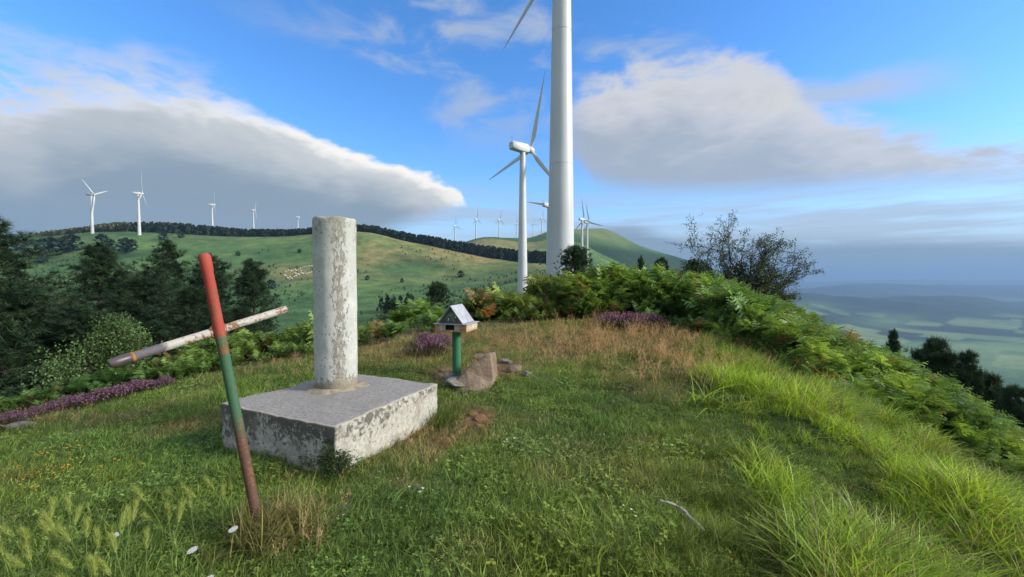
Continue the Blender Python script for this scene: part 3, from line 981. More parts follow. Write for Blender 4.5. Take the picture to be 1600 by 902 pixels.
bpart('floor_board', (-sx, -sd, 0), (sx, sd, T), M_timber)
bpart('side_board', (-sx, -sd + .02, T), (-sx + T, sd - T, sh), M_timber)
bpart('side_board', (sx - T, -sd + .02, T), (sx, sd - T, sh), M_pale)
bpart('back_board', (-sx, sd - T, T), (sx, sd, sh), M_timber)
bpart('front_block', (-sx, -sd, T), (-sx + .055, -sd + .02, sh), M_timber)
bpart('front_block', (-sx + .057, -sd + .001, T), (-sx + .118, -sd + .02, sh), M_pale)
bpart('front_block', (sx - .135, -sd + .001, T), (sx - .08, -sd + .02, sh), M_pale)
bpart('front_block', (sx - .078, -sd, T), (sx, -sd + .02, sh), M_timber)
bpart('slot_lining', (-sx + .10, -sd + .03, T), (sx - .12, sd - .03, sh - .002), M_black, 0)
bpart('lid_sheet', (-sx - .012, -sd - .014, sh), (sx + .014, sd + .02, sh + .008), M_zinc, .002)
# gable: two roof sheets, glazed triangular front, back board
zr, gw, gd = sh + .008, .125, .11
ridge = .168
for sgn in (-1, 1):
    e = Vector((sgn * (gw + .012), 0, zr - .0)); rdg = Vector((0, 0, zr + ridge + .012))
    dirv = (rdg - e); nrm = Vector((-dirv.z, 0, dirv.x)).normalized() * (1 if sgn > 0 else -1) * -1
    nrm = Vector((sgn * abs(dirv.z), 0, abs(dirv.x))).normalized()
    mb = MB(); th_ = .006 if sgn < 0 else .0066
    y0, y1 = -gd - .05, gd + .03
    q = [e, rdg, rdg + nrm * th_, e + nrm * th_]
    mb.add([Vector((p.x, y, p.z + .002)) for y in (y0, y1) for p in q], [(0, 1, 2, 3), (7, 6, 5, 4), (0, 4, 5, 1), (1, 5, 6, 2), (2, 6, 7, 3), (3, 7, 4, 0)])
    mb.build('roof_sheet', M_zinc, lt)
mb = MB(); mb.prism([(-gw, zr + .012), (gw, zr + .012), (0, zr + ridge - .004)], Matrix.Translation((0, -gd, 0)), .004)
pane = mb.build('pane', M_glass, lt)
mb = MB(); mb.prism([(-gw, zr + .012), (gw, zr + .012), (0, zr + ridge - .004)], Matrix.Translation((0, gd - .01, 0)), .01)
mb.build('gable_back', M_pale, lt)
mb = MB(); mb.box((-gw, -gd - .008, zr + .0005), (gw, -gd + .010, zr + .0115)); mb.build('pane_rail', M_dark, lt)
# two small white things leaning behind the glass
mb = MB(); mb.box((-.045, -gd - .002, zr + .03), (-.033, -gd - .0005, zr + .055))
M_scrap = plain('paper_scrap', (.6, .62, .58), .8)
mb.build('paper_scrap', M_scrap, lt)
mb = MB(); mb.box((.035, -gd - .002, zr + .055), (.043, -gd - .0005, zr + .078)); mb.build('paper_scrap', M_scrap, lt)

# ------------------------------------------------------------------ rocks and the fallen stick
def rock_mesh(seed, n_pts=26, flat=1.0):
    r_ = random.Random(seed); bm = bmesh.new()
    for i in range(n_pts):
        v = Vector((r_.gauss(0, 1), r_.gauss(0, 1), r_.gauss(0, 1))).normalized()
        v = Vector((v.x, v.y, v.z * flat)) * r_.uniform(.85, 1.1)
        bm.verts.new(v * .5)
    bmesh.ops.convex_hull(bm, input=bm.verts)
    for v in [v for v in bm.verts if not v.link_faces]: bm.verts.remove(v)
    bmesh.ops.bevel(bm, geom=bm.edges[:], offset=.025, segments=1, affect='EDGES')
    me = bpy.data.meshes.new('rock'); bm.to_mesh(me); bm.free(); return me


def m_rock(name, c1, c2, c3):
    m, t, b = material(name); o = t.new('ShaderNodeTexCoord').outputs['Object']
    n1 = t.noise(o, 5, 7, .65, .3); n2 = t.noise(o, 22, 6, .7)
    col = t.mix(t.smooth(n1, .35, .65), c1, c2); col = t.mix(t.smooth(n2, .52, .68, 0, .8), col, c3)
    t.l.new(col, b.inputs['Base Color']); b.inputs['Roughness'].default_value = .9; b.inputs['Specular IOR Level'].default_value = .2
    bp = t.new('ShaderNodeBump'); bp.inputs['Strength'].default_value = .8; bp.inputs['Distance'].default_value = .03
    t.l.new(t.math('ADD', n1, n2), bp.inputs['Height']); t.l.new(bp.outputs[0], b.inputs['Normal']); return m


M_rock1 = m_rock('grey_stone', (.15, .14, .125), (.26, .24, .21), (.36, .35, .33))
M_rock2 = m_rock('brown_stone', (.17, .125, .088), (.26, .195, .14), (.13, .12, .105))
M_rock3 = m_rock('red_earth_stone', (.23, .105, .055), (.30, .165, .09), (.16, .09, .06))
# wedge-shaped big rock beside the post
wr = MB()
wz = hz(-.27, 4.05)
P = lambda px, py, D: at(px, py, D)
front = [P(703, 593, 3.92), P(735, 612, 3.84), P(760, 609, 3.88), P(771, 590, 3.98), P(767, 553, 4.04), P(757, 555, 4.03), P(728, 577, 3.97)]
back = [p + Vector((.04, .30, .0)) + Vector((0, 0, -.02 if i < 3 else -.03)) for i, p in enumerate(front)]
for l in (front, back):
    for i in (0, 1, 2, 3): l[i].z -= .06
wl = front[0].copy()
orig = Vector((sum(p.x for p in front) / 7, sum(p.y for p in front) / 7 + .15, hz(-.27, 4.1)))
n = 7
wr.add([p - orig for p in front + back], [tuple(range(n)), tuple(range(2 * n - 1, n - 1, -1))] + [(i, (i + 1) % n, (i + 1) % n + n, i + n) for i in range(n)])
me = wr.mesh('rock', False, .012, 1)
bm = bmesh.new(); bm.from_mesh(me); bmesh.ops.triangulate(bm, faces=bm.faces)
bmesh.ops.subdivide_edges(bm, edges=bm.edges[:], cuts=3, use_grid_fill=True)
for v in bm.verts:
    v.co += Vector((vnoise(np.array([v.co.x * 14]), np.array([v.co.z * 14 + v.co.y * 9]), 5)[0], 0, vnoise(np.array([v.co.y * 14]), np.array([v.co.x * 14]), 6)[0])) * .016
bm.to_mesh(me); bm.free()
o = link('rock', me, M_rock2, None, orig); tag(o, 'large wedge-shaped brown rock beside the green post', 'rock')
RM = [rock_mesh(i, 22 + 3 * (i % 3), .6 + .12 * (i % 4)) for i in range(6)]
for M_ in RM: M_.materials.append(M_rock1)
RM2 = [m.copy() for m in RM[:4]]
for m_ in RM2: m_.materials.clear(); m_.materials.append(M_rock2)
RM3 = [m.copy() for m in RM[:4]]
for m_ in RM3: m_.materials.clear(); m_.materials.append(M_rock3)


def rock(px, py, size, me, label, group=None, sc=(1, .8, .55), lift=.25, D=None):
    p = pick(px, py, 12) if D is None else ground_at(px, D)
    o = link('rock', me, None, None, (p.x, p.y, p.z + size * sc[2] * lift * .5))
    o.scale = (size * sc[0], size * sc[1], size * sc[2]); o.rotation_euler = (random.uniform(-.2, .2), random.uniform(-.2, .2), random.uniform(0, 6.28))
    tag(o, label, 'rock', group); return o


rock(716, 606, .30, RM[0], 'flat grey slab of rock at the foot of the green post', sc=(1.1, .8, .6), lift=.6)
rock(702, 590, .20, RM[1], 'grey rock left of the green post foot', sc=(1, .8, .6))
rock(688, 592, .14, RM2[2], 'small brown rock between slab corner and green post', sc=(1, .8, .7))
rock(802, 580, .22, RM2[1], 'pale brown rock right of the wedge-shaped rock', sc=(1.1, .8, .55))
rock(824, 586, .12, RM[3], 'small grey stone at the right end of the rock pile', sc=(1, .8, .6))
rock(786, 566, .20, RM[4], 'grey stone at the back of the rock pile', sc=(1.2, .7, .5))
rock(752, 563, .26, RM2[3], 'long brown rock edge behind the wedge-shaped rock', sc=(1.5, .6, .5))
for px, py, s_ in ((772, 588, .09), (742, 612, .10), (727, 618, .08), (758, 614, .07), (776, 574, .10), (797, 568, .09), (812, 572, .07), (696, 604, .08), (710, 617, .07), (690, 580, .08)):
    rock(px, py, s_, RM[random.randrange(6)] if random.random() < .5 else RM2[random.randrange(4)], 'small loose stone in the pile around the green post', 'loose stones around the post', (1, .8, .65))
for px, py, s_ in ((752, 655, .13), (740, 648, .10), (765, 662, .09), (748, 668, .11), (698, 690, .12), (706, 700, .08)):
    rock(px, py, s_, RM3[random.randrange(4)], 'reddish stone bedded in the bare earth right of the slab', 'reddish stones in the bare earth', (1, .9, .45), .1)
for px, py, s_ in ((652, 762, .06), (700, 757, .05), (838, 745, .05), (857, 733, .05), (540, 795, .055)):
    rock(px, py, s_, RM[random.randrange(6)], 'small grey stone lying in the short grass', 'stones in the short grass', (1, .8, .5), .2)
rock(30, 668, .20, RM[5], 'grey rock among the heather at the far left', sc=(1.3, .8, .5))

pts = [(1030, 793), (1042, 799), (1056, 803), (1068, 810), (1078, 820), (1088, 832), (1099, 841)]
sp_ = [pick(*p) + Vector((0, 0, .035 + .008 * (i % 2))) for i, p in enumerate(pts)]
mb = MB(); c0 = sp_[0].copy()
fine = []
for i in range(len(sp_) - 1):
    for k in range(3): fine.append(sp_[i].lerp(sp_[i + 1], k / 3) + Vector((random.uniform(-.002, .002),) * 3))
fine.append(sp_[-1])
mb.tube([p - c0 for p in fine], [.004 + .0065 * i / len(fine) + .0012 * math.sin(i * 1.7) for i in range(len(fine))], 8)
mb.tube([fine[6] - c0, fine[6] - c0 + Vector((.012, .01, .02))], [.004, .002], 6)
o = mb.build('stick', plain('dead_wood', (.36, .33, .29), .9, .4, 40, bump=.5), None, True, loc=c0); tag(o, 'pale dead stick lying in the short grass', 'stick')

# ------------------------------------------------------------------ vegetation: scattered cover
def scatter(name, pts, rot, scl, idx, tint, variants, label, cat):
    """one 'stuff' object: small plant meshes set on the given points by geometry nodes"""
    src = bpy.data.collections.new(name + '_source')
    for i, (me, mat) in enumerate(variants):
        if mat and not me.materials: me.materials.append(mat)
        src.objects.link(bpy.data.objects.new('%s_plant_%02d' % (name, i), me))
    me = np_mesh(name, pts, attrs={'rot': ('FLOAT_VECTOR', rot), 'scl': ('FLOAT', scl), 'idx': ('INT', idx), 'tint': ('FLOAT_VECTOR', tint)})
    o = link(name, me); tag(o, label, cat, kind='stuff')
    ng = bpy.data.node_groups.new(name + '_nodes', 'GeometryNodeTree')
    ng.interface.new_socket('Geometry', in_out='INPUT', socket_type='NodeSocketGeometry')
    ng.interface.new_socket('Geometry', in_out='OUTPUT', socket_type='NodeSocketGeometry')
    N = ng.nodes; L = ng.links
    gi, go = N.new('NodeGroupInput'), N.new('NodeGroupOutput')
    ci = N.new('GeometryNodeCollectionInfo'); ci.inputs[0].default_value = src
    ci.inputs['Separate Children'].default_value = True; ci.inputs['Reset Children'].default_value = True
    iop = N.new('GeometryNodeInstanceOnPoints'); iop.inputs['Pick Instance'].default_value = True

    def attr(nm, typ):
        a = N.new('GeometryNodeInputNamedAttribute'); a.data_type = typ; a.inputs[0].default_value = nm; return a.outputs[0]
    L.new(gi.outputs[0], iop.inputs['Points']); L.new(ci.outputs[0], iop.inputs['Instance'])
    L.new(attr('idx', 'INT'), iop.inputs['Instance Index'])
    e2r = N.new('FunctionNodeEulerToRotation'); L.new(attr('rot', 'FLOAT_VECTOR'), e2r.inputs[0]); L.new(e2r.outputs[0], iop.inputs['Rotation'])
    L.new(attr('scl', 'FLOAT'), iop.inputs['Scale'])
    L.new(iop.outputs[0], go.inputs[0])
    mod = o.modifiers.new('scatter', 'NODES'); mod.node_group = ng
    return o


def blades_mesh(name, n, h, spread, lean, width, seed, segs=3, curl=.5, head=0.0):
    """tuft of tapered bent blades"""
    r_ = np.random.default_rng(seed)
    V = []; F3 = []; F4 = []; A = []; b = 0
    for i in range(n):
        a = r_.uniform(0, 2 * np.pi); rad = spread * np.sqrt(r_.uniform())
        base = np.array([np.cos(a) * rad, np.sin(a) * rad, -.01])
        L = h * r_.uniform(.5, 1.15); la = r_.uniform(0, 2 * np.pi); ln = lean * r_.uniform(.3, 1.2)
        d = np.array([np.cos(la), np.sin(la), 0]); sidev = np.array([-np.sin(la + .6), np.cos(la + .6), 0]); w = width * r_.uniform(.6, 1.2)
        var = r_.uniform()
        for k in range(segs):
            t = k / segs
            p = base + d * (ln * L * t ** 1.7) + np.array([0, 0, L * (t - curl * ln * t * t * .5)])
            ww = w * (1 - .65 * t)
            V += [p - sidev * ww, p + sidev * ww]; A += [var, var]
        p = base + d * (ln * L) + np.array([0, 0, L * (1 - curl * ln * .5)])
        V.append(p); A.append(min(1, var + .15))
        for k in range(segs - 1):
            F4.append((b + 2 * k, b + 2 * k + 1, b + 2 * k + 3, b + 2 * k + 2))
        F3.append((b + 2 * segs - 2, b + 2 * segs - 1, b + 2 * segs)); b = len(V)
        if head and r_.uniform() < .7:       # loose seed head
            for q in range(9):
                tq = 1 - head * q / 9; c_ = base + d * (ln * L * tq ** 1.7) + np.array([0, 0, L * (tq - curl * ln * tq * tq * .5)])
                dv = r_.normal(size=3) * np.array([1, 1, .4]); dv = dv / np.linalg.norm(dv) * .022 + np.array([0, 0, .016])
                s2 = np.cross(dv, [0, 0, 1.0]); s2 = s2 / (np.linalg.norm(s2) + 1e-6) * .0022
                V += [c_ - s2, c_ + s2, c_ + dv]; A += [.9, .9, 1.0]; F3.append((b, b + 1, b + 2)); b = len(V)
    return np_mesh(name, np.array(V), F3, F4, False, {'v': ('FLOAT', np.array(A))})


def leaflets_mesh(name, n, spread, h, size, seed):
    """low rosette of clover-like leaves"""
    r_ = np.random.default_rng(seed); V = []; F = []; A = []; b = 0
    for i in range(n):
        a = r_.uniform(0, 6.28); rad = spread * np.sqrt(r_.uniform()); c_ = np.array([np.cos(a) * rad, np.sin(a) * rad, h * r_.uniform(.4, 1)])
        var = r_.uniform(); yaw = r_.uniform(0, 6.28)
        for k in range(3):
            t = yaw + k * 2.09; d = np.array([np.cos(t), np.sin(t), r_.uniform(-.2, .5)]); s_ = np.array([-np.sin(t), np.cos(t), 0]); L = size * r_.uniform(.7, 1.2)
            V += [c_, c_ + d * L * .6 + s_ * L * .4, c_ + d * L, c_ + d * L * .6 - s_ * L * .4]; A += [var] * 4; F.append((b, b + 1, b + 2, b + 3)); b += 4
    return np_mesh(name, np.array(V), None, F, False, {'v': ('FLOAT', np.array(A))})


def frond_arrays(L, r_, npin=9, droop=.5):
    """one bracken frond: bare stalk, arching rachis, toothed pinnae in pairs"""
    V = []; F = []; A = []; b = 0
    stalk = .36
    tt = np.linspace(0, 1, 12); k = np.maximum(0, tt - .25)
    pts = np.c_[L * (.12 * tt + .55 * droop * k ** 1.3), 0 * tt, L * (tt - droop * .55 * k ** 1.8)]

    def P(t):
        f = t * 11; i = min(10, int(f)); return pts[i] + (pts[i + 1] - pts[i]) * (f - i)
    for i in range(11):
        w = .007 * L * (1 - .7 * i / 11); s_ = np.array([0, w, 0])
        V += [pts[i] - s_, pts[i] + s_, pts[i + 1] + s_ * .9, pts[i + 1] - s_ * .9]; F.append((b, b + 1, b + 2, b + 3)); b += 4; A += [.1] * 4
    for j in range(npin):
        q = j / (npin - 1); t = min(stalk + (1 - stalk) * q ** .9, .99)
        c_ = P(t); tg = P(min(1, t + .04)) - P(max(0, t - .04)); tg /= np.linalg.norm(tg)
        pl = L * .30 * (1 - q) ** .8 * (1 if j else .8) + L * .035
        for sgn in (-1, 1):
            d = np.array([0, sgn, 0]) * .84 + tg * .5 + np.array([0, 0, r_.uniform(-.25, .25)]); d /= np.linalg.norm(d)
            up_ = np.cross(d, tg); up_ /= np.linalg.norm(up_); e = np.cross(up_, d); tilt = r_.uniform(-.5, .5); e = e * math.cos(tilt) + up_ * math.sin(tilt)
            var = np.clip(.25 + .45 * q + r_.uniform(-.3, .35), 0, 1); nl = 4
            for k_ in range(nl):
                s0 = k_ / nl; s1 = (k_ + 1) / nl; sag = lambda q_: np.array([0, 0, -.30 * pl * q_ * q_])
                w0 = pl * .20 * (1 - s0 * .8)
                a0 = c_ + d * pl * s0 + sag(s0); a1 = c_ + d * pl * s1 + sag(s1)
                for g_ in (-1, 1):
                    V += [a0, a1, a0 + (a1 - a0) * .75 + e * g_ * w0, a0 + (a1 - a0) * .15 + e * g_ * w0 * .75]; F.append((b, b + 1, b + 2, b + 3)); b += 4; A += [var] * 4
    return np.array(V), np.array(F), np.array(A)


def bracken_mesh(name, nf, seed, L=.8):
    r_ = np.random.default_rng(seed); VV = []; FF = []; AA = []; b = 0
    for i in range(nf):
        V, F, A_ = frond_arrays(L * r_.uniform(.7, 1.15), r_, 9, r_.uniform(.35, 1.1))
        a = i * 2 * np.pi / nf + r_.uniform(-.5, .5); ca, sa = np.cos(a), np.sin(a)
        roll = r_.uniform(-.35, .35); cr, sr = np.cos(roll), np.sin(roll)
        V = np.c_[V[:, 0], V[:, 1] * cr - V[:, 2] * sr * .3, V[:, 2] + V[:, 1] * sr]
        V = np.c_[V[:, 0] * ca - V[:, 1] * sa, V[:, 0] * sa + V[:, 1] * ca, V[:, 2]]
        V[:, :2] += r_.uniform(-.08, .08, 2)
        VV.append(V); FF.append(F + b); b += len(V); AA.append(A_ * .75 + r_.uniform(0, .3))
    return np_mesh(name, np.vstack(VV), None, np.vstack(FF), False, {'v': ('FLOAT', np.clip(np.concatenate(AA), 0, 1))})


M_grass = leafmat('grass_blades', None, .38, .5)
M_fern = leafmat('bracken_fronds', None, .34, .55, .5)

# ---- where each cover grows, as read off the photograph's ground
FERN_EDGE = np.array([(-300, 690), (0, 655), (100, 634), (200, 612), (300, 591), (400, 570), (500, 556), (560, 546), (620, 533), (700, 521), (760, 513), (820, 507), (880, 500), (940, 502), (1010, 515), (1070, 528), (1130, 545), (1200, 570), (1280, 612), (1350, 650), (1450, 702), (1600, 785), (1900, 960)], float)
TALL_EDGE = [(1085, 520), (1120, 560), (1150, 600), (1165, 650), (1185, 700), (1215, 760), (1250, 830), (1300, 902), (1400, 1100)]
TALL_EDGE = np.array(TALL_EDGE, float)


def points(n, dlo, dhi, power, ulim=1.75):
    q = rng.uniform(size=n); a = power + 1
    D = (dlo ** a + q * (dhi ** a - dlo ** a)) ** (1 / a)
    u = rng.uniform(-ulim, ulim, n); x = u * D
    z = height(x, D); px, py = project(x, D, z)
    return x, D, z, px, py


def fern_zone(px, py):
    return py < np.interp(px, FERN_EDGE[:, 0], FERN_EDGE[:, 1])


def tall_zone(px, py):
    return (px > np.interp(py, TALL_EDGE[:, 1], TALL_EDGE[:, 0]) - 70) & ~fern_zone(px, py) & (py > 510)


def in_slab(x, y, grow=.0):
    dx, dy = x - ctr.x, y - ctr.y; c_, s_ = math.cos(-rzB), math.sin(-rzB)
    a = dx * c_ - dy * s_; b_ = dx * s_ + dy * c_
    return (np.abs(a) < side / 2 + grow) & (np.abs(b_) < side / 2 + grow)


def rots(n, tilt=.15):
    return np.c_[rng.normal(0, tilt, n), rng.normal(0, tilt, n), rng.uniform(0, 6.283, n)]


# short turf
x, y, z, px, py = points(26000, .75, 9.5, -.15)
bare = bare_mask(px, py); dry = dry_mask(px, py, x, y)
keep = ~fern_zone(px, py) & ~in_slab(x, y, -.01) & (rng.uniform(size=len(x)) > bare * 1.15)
x, y, z, px, py, dry = (a[keep] for a in (x, y, z, px, py, dry))
green = lerp((.100, .185, .040), (.188, .285, .056), .5 + 1.3 * fbm(x * 1.7, y * 1.7, 3, 41))
green = lerp(green, (.20, .29, .042), 1.0 * blob(px, py, 890, 880, 130, 60) + .6 * blob(px, py, 1150, 860, 120, 70))
green = lerp(green, (.095, .215, .048), .8 * blob(px, py, 870, 690, 80, 30) + .6 * blob(px, py, 250, 680, 200, 50))
straw = lerp((.25, .195, .095), (.33, .25, .13), rng.uniform(size=len(x)))
tint = lerp(green, straw, np.clip(dry * 1.25 - .2 + rng.normal(0, .16, len(x)), 0, 1))
tint *= rng.uniform(.75, 1.25, (len(x), 1))
scl = np.clip(rng.normal(1.0, .25, len(x)), .5, 1.7) * (1 + .35 * np.clip((y - 3) / 5, 0, 1)) * (1 + .9 * blob(px, py, 890, 885, 130, 55) + .35 * np.clip(fbm(x * 1.1, y * 1.1, 2, 66) * 2, -.5, 1))
idx = rng.integers(0, 5, len(x))
idx = np.where(rng.uniform(size=len(x)) < .12 * (1 - dry), 5, idx)
turf = [(blades_mesh('turf_tuft', 84, .046, .10, 1.15, .0016, 100 + i, 2), M_grass) for i in range(5)] + [(leaflets_mesh('turf_leaf', 40, .10, .03, .011, 120), M_grass)]
scatter('turf_grass', np.c_[x, y, z], rots(len(x)), scl, idx, tint, turf, 'short green turf with dry straw patches covering the summit', 'grass')

# dry wispy grass in seed
x, y, z, px, py = points(30000, 1.3, 11, .1)
dens = .55 * blob(px, py, 985, 532, 150, 28) + .22 * blob(px, py, 1050, 575, 100, 34) + .45 * blob(px, py, 640, 545, 150, 26) + .35 * blob(px, py, 440, 565, 130, 22) + .10 * sstep(py, 620, 560) + .28 * blob(px, py, 640, 700, 100, 40) + .25 * blob(px, py, 470, 860, 60, 50) + .35 * blob(px, py, 40, 650, 120, 16)
keep = (py < 900) & (rng.uniform(size=len(x)) < dens) & (py > np.interp(px, FERN_EDGE[:, 0], FERN_EDGE[:, 1]) - 4) & ~in_slab(x, y, .05)
x, y, z, px, py = (a[keep] for a in (x, y, z, px, py))
tint = lerp((.29, .21, .115), (.38, .285, .17), rng.uniform(size=len(x))); tint = lerp(tint, (.28, .24, .10), (rng.uniform(size=len(x)) < .3) * .8)
wisp = [(blades_mesh('wisp_tuft', 9, .27, .06, .45, .0012, 200 + i, 3, .5, .35), M_grass) for i in range(4)]
scatter('dry_grass', np.c_[x, y, z], rots(len(x), .1), rng.uniform(.4, 1.0, len(x)) * (.55 + .45 * sstep(px, 700, 900)), rng.integers(0, 4, len(x)), tint, wisp, 'straw brown grass in seed below the bracken', 'dry grass')

# tall yellow-green tussock grass on the right slope
x, y, z, px, py = points(36000, 1.0, 9, .35)
ridge = np.exp(-(((x - 2.15) + .30 * (y - 3.7)) / .38) ** 2)
ok = tall_zone(px, py)
clump = fbm(x * 2.3, y * 2.3, 2, 88)
keep = ok & (rng.uniform(size=len(x)) < np.clip(.80 + 2.0 * clump + .5 * ridge, .2, 1) * sstep(px - np.interp(py, TALL_EDGE[:, 1], TALL_EDGE[:, 0]), -70, 120))
x, y, z, px, py, ridge, clump = (a[keep] for a in (x, y, z, px, py, ridge, clump))
t_ = np.clip(.5 + 1.4 * fbm(x * .9, y * .9, 3, 92) + .5 * ridge, 0, 1)
tint = lerp((.12, .22, .040), (.27, .41, .042), t_); tint = lerp(tint, (.27, .22, .11), (rng.uniform(size=len(x)) < .14) * .8)
tint *= rng.uniform(.8, 1.2, (len(x), 1))
tall = [(blades_mesh('tussock', 46, .22, .085, 1.1, .0031, 300 + i, 4, .8), M_grass) for i in range(5)]
rt = rots(len(x), .24)
scatter('tussock_grass', np.c_[x, y, z], rt, np.clip(.74 + 1.5 * clump + .35 * ridge + rng.normal(0, .15, len(x)), .28, 1.35), rng.integers(0, 5, len(x)), tint, tall, 'long yellow-green grass in tussocks on the right slope', 'grass')
# a few tall green tufts beside the slab and in the foreground
spots = [(1115, 640, 14, .6), (1090, 690, 12, .5), (1140, 720, 16, .6), (1170, 790, 16, .6), (1120, 800, 10, .45), (1215, 860, 18, .7), (1060, 640, 8, .45), (670, 655, 16, .9), (655, 648, 12, .75), (690, 660, 8, .7), (905, 885, 26, .62), (960, 895, 22, .62), (1080, 880, 18, .6), (1180, 880, 18, .7), (420, 845, 16, .75), (440, 830, 12, .9), (395, 850, 10, .6), (500, 730, 12, .45), (455, 720, 12, .4), (540, 745, 8, .4), (1000, 600, 8, .5), (885, 790, 12, .35), (870, 690, 16, .3), (1060, 745, 14, .35), (940, 760, 10, .35), (600, 830, 14, .35), (1000, 560, 10, .6)]
X = []
for sx_, sy_, n_, s_ in spots:
    p = pick(sx_, sy_, 12)
    for k in range(n_):
        qx, qy = p.x + random.gauss(0, .10), p.y + random.gauss(0, .07)
        X.append((qx, qy, s_ * random.uniform(.7, 1.15), 1 if 380 < sx_ < 450 else 0))
X = np.array(X); X = X[~in_slab(X[:, 0], X[:, 1], .015)]
tint = lerp((.075, .13, .026), (.145, .20, .03), rng.uniform(size=len(X))); tint = lerp(tint, (.25, .23, .09), X[:, 3] * .7)
scatter('grass_tufts', np.c_[X[:, 0], X[:, 1], height(X[:, 0], X[:, 1])], rots(len(X), .12), X[:, 2], rng.integers(0, 5, len(X)), tint, tall, 'longer green grass tufts beside the slab and in the foreground', 'grass')

# bracken
x, y, z, px, py = (np.concatenate(q) for q in zip(points(32000, 3.6, 11, .3, 1.75), points(4000, 11, 19, 1.0, 1.75)))
keep = fern_zone(px, py) & ~((px > 30) & (px < 1) ) & (y > 4.0)
x, y, z, px, py = (a[keep] for a in (x, y, z, px, py))
lump = .8 * fbm(x * .75, y * .75, 3, 61) + .45 * fbm(x * 2.4, y * 2.4, 2, 63)
keep = (rng.uniform(size=len(x)) < np.clip(.44 + 1.9 * lump, .06, 1))
x, y, z, px, py, lump = (a[keep] for a in (x, y, z, px, py, lump))
edge = np.interp(px, FERN_EDGE[:, 0], FERN_EDGE[:, 1]) - py
hs = np.interp(px, [0, 300, 500, 620, 700, 760, 820, 880, 950, 1080, 1200, 1350, 1600], [.27, .27, .32, .42, .52, .60, .64, .58, .55, .50, .40, .36, .36]) / .82
scl = hs * np.clip(1 + 1.3 * lump + rng.normal(0, .25, len(x)), .35, 1.7) * (.55 + .45 * sstep(edge, 0, 16))
tint = lerp((.075, .165, .042), (.175, .285, .062), .5 + 1.4 * fbm(x * 1.1 + 9, y * 1.1, 3, 62))
tint = lerp(tint, (.17, .20, .045), .45 * sstep(px, 700, 760) * sstep(px, 920, 860))
tint = lerp(tint, (.30, .10, .035), .95 * np.exp(-((px - 880) / 26) ** 2 - ((y - 10.2) / 1.2) ** 2) + .8 * (rng.uniform(size=len(x)) < .006) + .7 * blob(px, py, 585, 527, 18, 14))
tint = lerp(tint, (.17, .115, .055), (rng.uniform(size=len(x)) < .055) * .85)
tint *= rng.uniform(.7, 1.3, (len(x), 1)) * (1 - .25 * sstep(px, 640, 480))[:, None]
fern = [(bracken_mesh('bracken', 5 + i % 3, 400 + i, 1.0), M_fern) for i in range(5)]
print('bracken', len(x))
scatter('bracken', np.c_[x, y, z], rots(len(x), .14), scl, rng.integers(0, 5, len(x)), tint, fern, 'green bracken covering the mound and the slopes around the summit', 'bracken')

# wildflowers: tiny heads in the turf
def flower_mesh(name, n, spread, h, r0, seed):
    r_ = np.random.default_rng(seed); V = []; F = []; b = 0
    for i in range(n):
        a = r_.uniform(0, 6.28); rad = spread * np.sqrt(r_.uniform()); c_ = np.array([np.cos(a) * rad, np.sin(a) * rad, h * r_.uniform(.6, 1.2)])
        for k in range(5):
            t = k * 1.2566 + a; d = np.array([np.cos(t), np.sin(t), .35]) * r0; s_ = np.array([-np.sin(t), np.cos(t), 0]) * r0 * .5
            V += [c_, c_ + d * .6 + s_, c_ + d, c_ + d * .6 - s_]; F.append((b, b + 1, b + 2, b + 3)); b += 4
    return np_mesh(name, np.array(V), None, F, False, {'v': ('FLOAT', r_.uniform(size=len(V)))})


M_petal = leafmat('petals', None, .3, .15)
x, y, z, px, py = points(9000, 1.2, 8, 0)
dy_ = 1.1 * blob(px, py, 90, 735, 120, 45) + .5 * blob(px, py, 930, 570, 120, 26) + .10 * blob(px, py, 1050, 800, 120, 80) + .25 * blob(px, py, 640, 560, 80, 20)
dw_ = .025 * blob(px, py, 900, 780, 220, 90) + .02 * blob(px, py, 560, 800, 150, 60)
r1 = rng.uniform(size=len(x)); yel = r1 < dy_ * .5; wh = ~yel & (r1 < dy_ * .5 + dw_ * 1.6)
keep = (yel | wh) & ~fern_zone(px, py) & ~in_slab(x, y, .03); yel = yel[keep]
x, y, z = x[keep], y[keep], z[keep]
tint = np.where(yel[:, None], np.array((.55, .34, .03)), np.array((.55, .55, .48)))
scatter('wildflowers', np.c_[x, y, z], rots(len(x), .2), rng.uniform(.6, 1.2, len(x)), rng.integers(0, 3, len(x)), tint, [(flower_mesh('flower_heads', 3 + i, .05, .05, .0065, 500 + i), M_petal) for i in range(3)], 'tiny yellow and white wildflowers dotted through the turf', 'wildflowers')

# ------------------------------------------------------------------ trees and shrubs
def needle_tuft(seed, n=20, L=.16, w=.010):
    r_ = np.random.default_rng(seed); V = []; F = []
    for i in range(n):
        d = r_.normal(size=3); d[2] = abs(d[2]) * .9 + .45; d /= np.linalg.norm(d)
        s_ = np.cross(d, r_.normal(size=3)); s_ /= np.linalg.norm(s_); l = L * r_.uniform(.7, 1.15); o_ = r_.normal(0, L * .12, 3)
        V += [o_ - s_ * w, o_ + s_ * w, o_ + d * l]; F.append((3 * i, 3 * i + 1, 3 * i + 2))
    return np.array(V), np.array(F)


